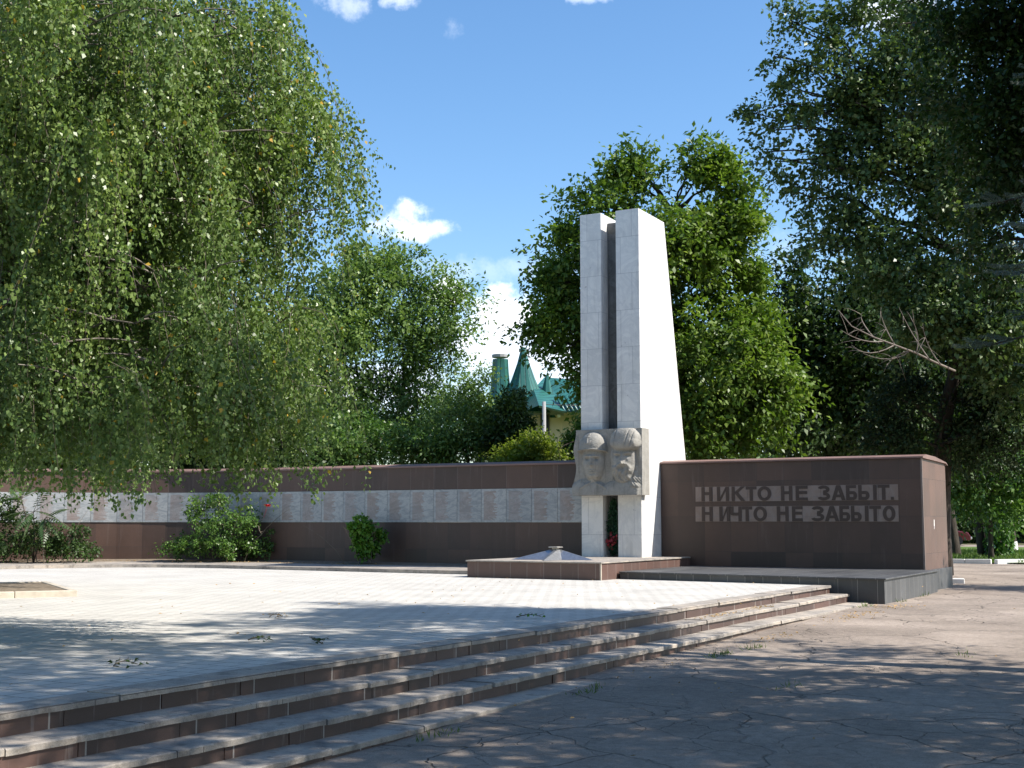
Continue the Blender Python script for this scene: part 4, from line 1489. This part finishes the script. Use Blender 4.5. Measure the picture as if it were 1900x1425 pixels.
for x, y, a, k, lab in ((9.5, 9, 1.0, 1.05, 'unseen tree added to cut sky light, set back behind the broad park tree'), (8.5, -1.5, 2.1, .95, 'unseen tree added to cut sky light, by the road bend well behind the viewpoint'), (3.5, -9.5, 3.3, 1.1, 'unseen tree added to cut sky light, directly behind the viewpoint'),
                        (-5.5, -15.5, 4.0, 1.0, 'unseen tree added to cut sky light, behind the foot of the steps'), (-14.5, -17.5, 5.2, 1.12, 'unseen tree added to cut sky light, behind the near edge of the plaza'), (-24.5, -16.5, .4, 1.0, 'unseen tree added to cut sky light, at the near left corner of the plaza'), (9, 20, 5.6, 1.1, 'unseen tree added to cut sky light, set back near the far end of the road')):
    c = proto.copy()  # out-of-view copies added to dim the sky light from behind
    COL.objects.link(c)
    c.location = (x, y, gz(y))
    c.rotation_euler = (0, 0, a)
    c.scale = (k, k, k)
    c['label'] = lab
    for ch in proto.children:
        d = ch.copy()
        COL.objects.link(d)
        d.parent = c

rq = random.Random(77)
for k, (x, y) in enumerate(((19, 2), (20, 16), (17, 29), (15, -12), (5, -24), (-8, -29), (-20, -29), (-32, -24), (-38, -12), (27, -6), (-46, 0))):
    c = proto.copy()  # outer ring of unseen copies, added to block light from the horizon
    COL.objects.link(c)
    c.location = (x, y, gz(y))
    c.rotation_euler = (0, 0, k*1.7)
    q = rq.uniform(1.15, 1.4)
    c.scale = (q, q, q)
    c['label'] = 'tall unseen tree added to block horizon light in the belt behind the viewpoint'
    c['group'] = 'belt of unseen trees added to block horizon light'
    for ch in proto.children:
        d = ch.copy()
        COL.objects.link(d)
        d.parent = c

# distant tree belt, each tree its own
DG = 'trees of the distant park belt'
rd = random.Random(8)
for i, (px, d, h, lf) in enumerate(((60, 95, 8, 'dark_leaf'), (230, 105, 9, 'locust_leaf'), (420, 90, 7, 'dark_leaf'), (560, 110, 7.5, 'rose_leaf'), (700, 120, 7, 'dark_leaf'), (1120, 95, 9, 'rose_leaf'),
                                    (1300, 105, 11, 'dark_leaf'), (1470, 95, 10, 'rose_leaf'), (1620, 110, 12, 'dark_leaf'), (1730, 100, 8, 'dark_leaf'), (1800, 108, 9, 'rose_leaf'), (1870, 104, 8, 'dark_leaf'), (1960, 112, 10, 'dark_leaf'), (2100, 100, 10, 'rose_leaf'))):
    f = foot(px, d)
    w = h*.55
    lob = [(f[0], f[1], G+h*.55, w, w, h*.42), (f[0]+w*.5, f[1], G+h*.35, w*.7, w*.7, h*.28), (f[0]-w*.5, f[1]-1, G+h*.38, w*.7, w*.7, h*.3), (f[0], f[1]-1, G+h*.2, w*1.1, w*.8, h*.18)]
    tree('distant_tree', f, lob, lf, 6500, 'distant leafy tree in the belt along the far edge of the park', 'tree', DG, trunk_r=.25, leaf_len=.42, leaf_w=.27, clump=1.3, seed=100+i, per=90)

# ------------------------------------------------------------------ plants in the bed
rb = wall_off(13.6, .62)


def bush(name, base, lobes, leaf, n, label, **kw):
    return tree(name, base, lobes, leaf, n, label, kw.pop('cat', 'shrub'), None, **kw)


def at_near(px, py, s, d):
    """point on the sight line over wall position (s, d)"""
    x, y = wall_off(s, d)
    k = (np.array([x, y])@RT[:2])
    P = np.array([x, y, 0])
    dist = (P-CAM)@FW
    return at(px, py, dist)


def near_lobes(dist, lst): return plobes(dist, lst)


Dr = float((np.array([*wall_off(13.6, .95), 0])-CAM)@FW)
p = at(405, 1040, Dr)
bush('rose_bush', (p[0], p[1], .12), plobes(Dr, [(400, 985, 62, 48), (345, 1010, 48, 28), (455, 975, 45, 40), (470, 1015, 32, 24), (385, 955, 32, 26), (330, 1020, 30, 18), (440, 1020, 50, 20), (410, 930, 22, 18), (370, 935, 14, 22)]),
     'rose_leaf', 9000, 'sprawling rose bush with one red bloom in front of the name wall', trunk_r=.035, leaf_len=.075, leaf_w=.05, clump=.17, seed=61, per=55, stems=5, bark='twig', cat='rose bush')
p2 = at(496, 939, Dr-.1)
rose = MB()
rng = np.random.default_rng(9)
for k in range(16):
    a, r = k*2.4, .012+.045*k/16
    c = p2+np.array([r*math.cos(a), r*math.sin(a), .015*math.sin(k)])
    t_ = np.array([math.cos(a), math.sin(a), .7])*.05
    s_ = np.array([-math.sin(a), math.cos(a), 0])*.035
    rose.poly([c-s_, c+s_, c+t_+s_*1.3, c+t_-s_*1.3])
rose.tube([p2-np.array([.1, .02, .32]), p2-np.array([.03, 0, .1]), p2], [.006, .005, .004], 4)
rb_root = bpy.data.objects['rose_bush']
rose.build('red_bloom', M['red'], rb_root)

Dg = float((np.array([*wall_off(8.2, .90), 0])-CAM)@FW)
p = at(680, 1036, Dg)
bush('hydrangea_bush', (p[0], p[1], .14), plobes(Dg, [(680, 985, 24, 22), (664, 985, 14, 16), (700, 1000, 12, 20), (676, 1015, 24, 18), (685, 965, 12, 8)]),
     'bright_leaf', 1900, 'small bright green broad-leaved bush alone before the name wall', trunk_r=.02, leaf_len=.12, leaf_w=.09, clump=.11, seed=62, per=30, stems=4, bark='twig', shell=.2)


def compound_plant(name, base, label, fronds, seed, n_scrub, lobes):
    """sapling with long feather-like leaves over scrubby undergrowth"""
    rng = np.random.default_rng(seed)
    base = np.array(base, float)
    root = empty(name, base, label, 'shrub')
    wood = MB()
    V = []
    for tip, hub in fronds:
        tip, hub = np.array(tip), np.array(hub)
        mid = (hub+tip)/2+np.array([0, 0, .22*np.linalg.norm(tip-hub)])
        pts = bez(hub, mid, tip, 14)
        wood.tube(pts, np.linspace(.008, .003, 14), 4)
        ax = unit(np.gradient(pts, axis=0))
        side = unit(np.cross(ax, np.array([0, 0, 1.0]))+rng.normal(size=3)*.15)
        for k in range(2, 14):
            sz = .21*math.sin(math.pi*(k/13.0)**.75*.92+.15)
            for sg in (-1, 1):
                p = pts[k:k+1]
                dv = side[k:k+1]*sg+ax[k:k+1]*.45+np.array([[0, 0, -.35]])
                nv = np.cross(dv, ax[k:k+1])*sg
                V.append(leaf_verts(p, dv, nv+np.array([[0, 0, .2]]), max(.05, sz)*1.15, .058, .12))
        wood.tube([base, (base+hub)/2+np.array([.02, .02, .03]), hub], [.025, .018, .010], 5)
    wood.build('stems', M['twig'], root)
    leaf_object('fronds', np.vstack(V), M['fern_leaf'], root)
    return root


Df = float((np.array([*wall_off(18.6, 1.7), 0])-CAM)@FW)
b = at(62, 1042, Df)
hub1, hub2, hub3 = at(62, 950, Df), at(40, 925, Df-.3), at(85, 960, Df-.2)
fr = [(at(168, 922, Df-.2), hub1), (at(150, 912, Df+.1), hub2), (at(120, 975, Df-.5), hub1), (at(40, 1010, Df-.5), hub1), (at(80, 1012, Df-.6), hub3), (at(5, 930, Df-.2), hub2), (at(20, 905, Df), hub2), (at(60, 895, Df-.3), hub2),
      (at(95, 902, Df-.4), hub1), (at(125, 945, Df-.3), hub3), (at(0, 965, Df-.4), hub1), (at(110, 1000, Df-.4), hub3), (at(-20, 945, Df), hub2), (at(140, 990, Df-.3), hub3), (at(30, 985, Df-.7), hub1), (at(75, 905, Df+.2), hub2)]
compound_plant('tree_of_heaven', (b[0], b[1], .12), 'fern-leaved tree-of-heaven sapling with long feathery leaves at the left wall end', fr, 63, 0, None)
bush('undergrowth_shrub', (at(70, 1040, Df-.2)[0], at(70, 1040, Df-.2)[1], .12), plobes(Df+.3, [(60, 1012, 66, 26), (120, 1012, 40, 24), (15, 995, 42, 38), (-30, 975, 50, 60), (90, 995, 36, 22), (8, 945, 34, 44), (145, 995, 18, 20), (50, 985, 30, 40), (130, 1028, 50, 14), (10, 1030, 60, 14)]),
     'dark_leaf', 9500, 'tangled dark shrub growing under the feathery sapling at the left wall end', trunk_r=.03, leaf_len=.085, leaf_w=.05, clump=.17, seed=64, per=60, stems=5, bark='twig')

# ------------------------------------------------------------------ wreath in the niche
wr = empty('wreath', (-13.66, 29.4, TZ), 'dark green wreath with red flowers leaning in the niche between the pillars', 'wreath')
rng = np.random.default_rng(15)
n = 1500
z = rng.random(n)*1.35
w = .17*np.sin(np.clip(z/1.35, 0, 1)*math.pi*.9+.25)
pos = np.stack([-13.66+rng.uniform(-1, 1, n)*w, 29.44+.08*rng.normal(size=n)*.5-.04, TZ+.05+z], 1)
leaf_object('greenery', leaf_verts(pos, rng.normal(size=(n, 3))+np.array([0, -.4, .3]), unit(rng.normal(size=(n, 3))+np.array([0, -1, 0])), .085, .022), M['wreath_green'], wr)
n = 70
pos = np.stack([-13.68+rng.normal(size=n)*.075, 29.33+rng.normal(size=n)*.035, TZ+.40+rng.normal(size=n)*.075], 1)
leaf_object('red_flowers', leaf_verts(pos, rng.normal(size=(n, 3)), unit(rng.normal(size=(n, 3))+np.array([0, -1, .5])), .085, .07), M['faded_red'], wr)
mb = MB()
mb.tube([(-13.66, 29.45, TZ), (-13.66, 29.5, TZ+1.3)], [.02, .012], 6)
mb.build('stand', M['twig'], wr)

# ------------------------------------------------------------------ green-roofed building and pole


def green_building():
    D = 82.0
    k = D/FPX
    o = at(1010, 968, D)
    root = empty('green_roofed_building', (o[0], o[1], G), 'beige building with swept green metal roofs and pointed turrets beyond the name wall', 'building')

    def P(px, py, dd=0.0): return at(px, py, D+dd)
    R2 = RT
    F2 = np.array([FW[0], FW[1], 0])
    F2 /= np.linalg.norm(F2)

    def turret(px, zs, name, n=8, rot=.2):
        """swept tent roof: (py, half-width px) from bottom to top"""
        c0 = P(px, 968)
        mb = MB()
        rings = []
        for py, hw in zs:
            z = P(px, py)[2]
            rr = hw*k
            rings.append([(c0[0]+rr*math.cos(rot+2*math.pi*i/n), c0[1]+rr*math.sin(rot+2*math.pi*i/n), z) for i in range(n)])
        for a, b in zip(rings[:-1], rings[1:]):
            for i in range(n):
                j = (i+1) % n
                mb.poly([a[i], a[j], b[j], b[i]])
        mb.poly(rings[-1])
        mb.poly(rings[0][::-1])
        o = mb.build(name, M['roof'], root)
        rib = MB()
        for i in range(n):
            rib.tube([r[i] for r in rings], [.06]*len(rings), 4)
        r_ = rib.build('roof_rib', M['roof'], o)
        r_.parent = root
        return c0
    turret(928, [(800, 46), (760, 28), (720, 20), (690, 17), (663, 15.5)], 'turret_roof')
    t = MB()
    c = P(928, 660)
    rr = 15.2*k
    t.prism([(c[0]+rr*math.cos(i*math.pi/6), c[1]+rr*math.sin(i*math.pi/6)) for i in range(12)], c[2]-.12, c[2]+.06)
    t.build('turret_lid', M['concrete'], root)
    turret(971, [(766, 58), (748, 46), (725, 34), (700, 23), (670, 12), (640, 4)], 'spire_roof')
    turret(1016, [(775, 26), (745, 16), (715, 9), (692, 3)], 'spire_roof')
    # main hall roof, sloping to the right
    mb = MB()

    def Q(px, py, dd): return tuple(P(px, py, dd))
    mb.poly([Q(990, 722, 0), Q(1052, 764, -2.2), Q(1150, 770, -2.2), Q(1180, 712, 4), Q(1010, 700, 4)])
    mb.poly([Q(990, 722, 0), Q(955, 770, -1.5), Q(1000, 752, -4.2), Q(1052, 764, -2.2)])
    mb.poly([Q(1000, 752, -4.2), Q(1052, 764, -2.2), Q(1052, 767, -2.0), Q(1000, 756, -4.0)])
    mb.poly([Q(1180, 712, 4), Q(1150, 770, -2.2), Q(1300, 770, 8)])
    mb.build('hall_roof', M['roof'], root)
    mb = MB()
    for i in range(13):
        a, b = Q(1048+8*i, 764, -2.25), Q(1032+8*i, 735, -.9)
        mb.tube([a, b], [.09, .09], 4)
    mb.build('roof_rib', M['roof'], root)
    # curved apse wall + straight wall
    mb = MB()
    zt, zb = P(1000, 758)[2], G
    apse = []
    cc = P(1012, 968, 1.0)
    for i in range(17):
        a = math.radians(-170+i*10)
        apse.append((cc[0]+1.75*(R2[0]*math.cos(a)+F2[0]*math.sin(a)), cc[1]+1.75*(R2[1]*math.cos(a)+F2[1]*math.sin(a))))
    mb.prism(apse, zb, zt)
    a, b = P(1040, 968, -.4), P(1200, 968, 0)
    d_, e_ = P(1200, 968, 9), P(1040, 968, 9)
    mb.prism([(a[0], a[1]), (b[0], b[1]), (d_[0], d_[1]), (e_[0], e_[1])], zb, zt-.15)
    a, b = P(880, 968, .8), P(1000, 968, .8)
    d_, e_ = P(1000, 968, 9), P(880, 968, 9)
    mb.prism([(a[0], a[1]), (b[0], b[1]), (d_[0], d_[1]), (e_[0], e_[1])], zb, zt-.4)
    mb.build('wall', M['beige'], root)
    mb = MB()
    eav = []
    for i in range(17):
        an = math.radians(-170+i*10)
        eav.append((cc[0]+1.95*(R2[0]*math.cos(an)+F2[0]*math.sin(an)), cc[1]+1.95*(R2[1]*math.cos(an)+F2[1]*math.sin(an))))
    mb.prism(eav, zt+.003, zt+.18)
    mb.prism([(cc[0]+(x-cc[0])*.93, cc[1]+(y-cc[1])*.93) for x, y in eav], zt-.42, zt-.002)
    mb.build('eaves', M['concrete'], root)
    # tall window in the apse
    wv = MB()
    an = math.radians(-92)
    c = (cc[0]+1.76*(R2[0]*math.cos(an)+F2[0]*math.sin(an)), cc[1]+1.76*(R2[1]*math.cos(an)+F2[1]*math.sin(an)))
    z0, z1 = P(1010, 812)[2], P(1010, 768)[2]

    def rect(mbx, cpt, hw, th, za, zb_):
        x, y = cpt
        p = [(x-R2[0]*hw-F2[0]*th, y-R2[1]*hw-F2[1]*th), (x+R2[0]*hw-F2[0]*th, y+R2[1]*hw-F2[1]*th), (x+R2[0]*hw+F2[0]*th, y+R2[1]*hw+F2[1]*th), (x-R2[0]*hw+F2[0]*th, y-R2[1]*hw+F2[1]*th)]
        mbx.prism(p, za, zb_)
    rect(wv, c, .30, .10, z0, z1)
    w_ = wv.build('window', M['frame'], root)
    gv = MB()
    for q in (-.13, .13):
        rect(gv, (c[0]+R2[0]*q, c[1]+R2[1]*q), .10, .115, z0+.08, z1-.08)
    g_ = gv.build('pane', M['glass'], root)
    g_.parent = w_
    g_.matrix_parent_inverse = (Matrix.Translation(root.location)).inverted() @ Matrix.Identity(4)
    g_.matrix_parent_inverse = Matrix.Translation(root.location).inverted()
    w_.matrix_parent_inverse = Matrix.Translation(root.location).inverted()
    g_.matrix_parent_inverse = Matrix.Identity(4)
    lamp = MB()
    q = P(1037, 772, -1.0)
    lamp.box(q[0]-.08, q[0]+.08, q[1]-.08, q[1]+.08, q[2]-.08, q[2]+.1)
    lamp.build('wall_lamp', M['white_paint'], root, .02)
    return root


green_building()
pp = at(1010, 968, 60)
pole = empty('utility_pole', (pp[0], pp[1], G), 'grey concrete utility pole in front of the green-roofed building', 'pole')
mb = MB()
zt = at(1010, 743, 60)[2]
mb.tube([(pp[0], pp[1], G-.2), (pp[0], pp[1], zt)], [.13, .085], 8)
mb.build('mast', M['concrete'], pole)
mb = MB()
a = np.array([pp[0], pp[1], zt-.12])
b = at(1500, 700, 75)
mb.tube([a+(b-a)*t-np.array([0, 0, 1])*.6*4*t*(1-t) for t in np.linspace(0, 1, 16)], [.012]*16, 4)
mb.build('wire', M['frame'], pole)

# ------------------------------------------------------------------ kerbs, lawn, car beyond the right wall
kg = 'white painted kerb stones beyond the right wall'
rk = random.Random(3)
kerbs = []
x = -13.2
i = 0
while x < -3.5:
    L = .96
    y = 51.75 if x < -8.6 else 51.75+(x+8.6)*1.15
    mb = MB()
    tilt = rk.uniform(-.03, .03)
    mb.box(-L/2+.01, L/2-.01, -.09, .09, -.15, .17)
    o = mb.build('kerb_stone', M['white_paint'], None, .02)
    o.location = (x+L/2, y, G)
    o.rotation_euler = (tilt, rk.uniform(-.02, .02), 0 if x < -8.6 else .855)
    tag(o, 'whitewashed kerb stone in the row along the lawn beyond the inscription wall', 'kerb stone', kg)
    x += L if x < -8.6 else L*.66
mb = MB()
mb.box(-.20, .20, -.10, .10, -.1, .13)
o = mb.build('kerb_stone', M['white_paint'], None, .02)
o.location = (-6.55, 34.9, G)
o.rotation_euler = (0, 0, .25)
tag(o, 'lone whitewashed kerb stone lying at the rear foot of the inscription wall', 'kerb stone')

rng = np.random.default_rng(19)
n = 26000
gx, gy = rng.uniform(-24, 2, n), rng.uniform(52.1, 72, n)
pos = np.stack([gx, gy, np.full(n, G+.05)], 1)
go = leaf_object('grass', leaf_verts(pos, rng.normal(size=(n, 3))*.4+np.array([0, 0, 1]), unit(rng.normal(size=(n, 3))+np.array([0, 0, .2])), .16*(.5+rng.random(n)), .035), M['blade'], None)
tag(go, 'sunlit short grass of the lawn beyond the white kerbs', 'grass', kind='stuff')

cp_ = at(1735, 968, 86)
car = empty('parked_car', (cp_[0], cp_[1], G+.02), 'dark red parked car half hidden past the right end of the wall', 'car', rz=math.radians(18))
prof = [(-2.1, .35), (-2.12, .75), (-1.95, .92), (-1.25, 1.0), (-.75, 1.42), (.55, 1.44), (1.15, 1.0), (1.95, .86), (2.12, .6), (2.1, .35)]


def car_local(pts): return pts


bm_ = MB()
wv_ = .82
n = len(prof)
for s, sc_ in ((-1, 1), (1, 1)):
    for x, z in prof:
        bm_.v.append((x, s*wv_*(1.0 if z < 1.05 else .84), z))
for i in range(n-1):
    bm_.face((i, i+1, n+i+1, n+i))
bm_.face((n-1, 0, n, 2*n-1))
bm_.face(range(n-1, -1, -1)); bm_.face(range(n, 2*n))


def car_part(mbx, name, mat, bevel=0.0):
    o = mbx.build(name, mat, None, bevel)
    o.parent = car
    return o


car_part(bm_, 'body', M['car_red'], .05)
wd = MB()
for s in (-1, 1):
    wd.poly([(-1.12, s*.835, 1.02), (-.70, s*.70, 1.37), (-.10, s*.70, 1.385), (-.10, s*.835, 1.02)][::s])
    wd.poly([(0, s*.835, 1.02), (0, s*.70, 1.385), (.50, s*.70, 1.37), (1.02, s*.835, 1.02)][::s])
wd.poly([(-1.27, -.66, 1.02), (-1.27, .66, 1.02), (-.80, .58, 1.38), (-.80, -.58, 1.38)])
car_part(wd, 'window', M['glass'])
for sx in (-1.3, 1.3):
    for s in (-1, 1):
        wl = MB()
        wl.tube([(sx, s*.66, .31), (sx, s*.84, .31)], [.31, .31], 16)
        car_part(wl, 'wheel', M['tyre'])
for xb in (-2.2, 2.08):
    bp = MB()
    bp.box(xb, xb+.12, -.8, .8, .42, .58)
    car_part(bp, 'bumper', M['chrome'], .03)
for s in (-1, 1):
    hl = MB()
    hl.box(-2.135, -2.08, s*.62-.13, s*.62+.13, .64, .78)
    car_part(hl, 'tail_light', M['red'], .01)

# ------------------------------------------------------------------ litter: fallen leaves, twigs
rng = np.random.default_rng(23)


def flat_leaves(spots, name, label, mat, ln=.045):
    V = []
    for x, y, z, sx, sy, n in spots:
        p = np.stack([x+rng.normal(size=n)*sx, y+rng.normal(size=n)*sy, z+.004+rng.random(n)*.02], 1)
        V.append(leaf_verts(p, rng.normal(size=(n, 3))*np.array([1, 1, .15]), unit(rng.normal(size=(n, 3))*.35+np.array([0, 0, 1])), ln*(.6+.8*rng.random(n)), ln*.55, .2))
    o = leaf_object(name, np.vstack(V), M[mat], None)
    return tag(o, label, 'fallen leaves', kind='stuff')


flat_leaves([(-6.93, 18.6, -.15, .05, .5, 60), (-6.95, 20.6, -.15, .05, .35, 60), (-5.9, 22.5, gz(22.5), .15, 1.0, 130), (-5.95, 18.0, gz(18), .08, .5, 60), (-5.8, 24.8, gz(24.8), .25, .3, 80), (-6.0, 14.5, gz(14.5), .06, 2, 30),
             (-12.2, 25.9, .0, .05, .3, 30), (-12.0, 16, .004, 4, 6, 170), (-3, 15, gz(15), 2.5, 6, 90)], 'fallen_leaves', 'tan dry leaves gathered along the step edges and scattered on the paving', 'dry_leaf')
flat_leaves([(wall_off(s, .8)[0], wall_off(s, .8)[1], .11, .5, .35, 60) for s in (8, 10, 12, 14, 16, 18, 20)], 'leaf_litter', 'brown leaf litter on the soil bed at the foot of the name wall', 'dry_leaf', .05)


V = []
for x, y, n in [(-5.78, 15.6, 60), (-5.72, 16.6, 50), (-5.85, 12.0, 35), (-5.84, 9.2, 30), (-6.28, 24.6, 40), (-6.0, 26.4, 30), (-6.05, 28.6, 25), (-4.2, 13.2, 16), (-3.1, 17.0, 14)]:
    p = np.stack([x+rng.normal(size=n)*.05, y+rng.normal(size=n)*.20, np.full(n, gz(y)-.005)], 1)
    V.append(leaf_verts(p, rng.normal(size=(n, 3))*.55+np.array([0, 0, 1]), unit(rng.normal(size=(n, 3))), .085*(.4+rng.random(n)), .010))
tag(leaf_object('weeds', np.vstack(V), M['blade'], None), 'thin grass and weeds sprouting where the asphalt meets the bottom step and plinth', 'weeds', kind='stuff')


def twig(x, y, z, ln, ang, leaf, label, seed):
    r = np.random.default_rng(seed)
    root = empty('fallen_twig', (x, y, z), label, 'twig')
    mb = MB()
    d = np.array([math.cos(ang), math.sin(ang), 0])
    s = np.array([-d[1], d[0], 0])
    o = np.array([x, y, z+.012])
    pts = [o+d*ln*t+s*.05*math.sin(t*4)+np.array([0, 0, .03*math.sin(t*3)]) for t in np.linspace(0, 1, 7)]
    mb.tube(pts, np.linspace(.008, .003, 7), 4)
    for k in (2, 3, 4, 5):
        q = pts[k]+(d*.5+s*r.choice([-1, 1]))*ln*.3+np.array([0, 0, .03])
        mb.tube([pts[k], q], [.004, .002], 3)
    mb.build('stem', M['twig'], root)
    n = 15
    p = np.array(pts)[r.integers(1, 7, n)]+r.normal(size=(n, 3))*np.array([.045, .045, .010])
    p[:, 2] = np.maximum(p[:, 2], z+.006)
    leaf_object('leaves', leaf_verts(p, r.normal(size=(n, 3))*np.array([1, 1, .2]), unit(r.normal(size=(n, 3))*.5+np.array([0, 0, 1])), .055, .035), M[leaf], root)


def on_plaza(px, py):
    d = ray(px, py)
    q = CAM+d*((0-CAM[2])/d[2])
    return q[0], q[1]


twig(*on_plaza(958, 1147), .004, .36, .3, 'bright_leaf', 'green leafy twig lying on the paving near the top step', 71)
twig(*on_plaza(598, 1197), .004, .26, 2.3, 'dark_leaf', 'dark leafy twig lying in the middle of the near paving', 72)
twig(*on_plaza(211, 1239), .004, .20, 1.2, 'dark_leaf', 'short dark twig lying on the paving close to the left foreground steps', 73)
twig(*on_plaza(460, 1190), .004, .24, .2, 'dark_leaf', 'thin bare-looking twig on the shaded paving left of the dark leafy one', 74)
q = on_plaza(500, 1147)
twig(q[0], q[1], .004, .16, .9, 'dry_leaf', 'curled brown dry twig on the paving at the edge of the tree shade', 75)
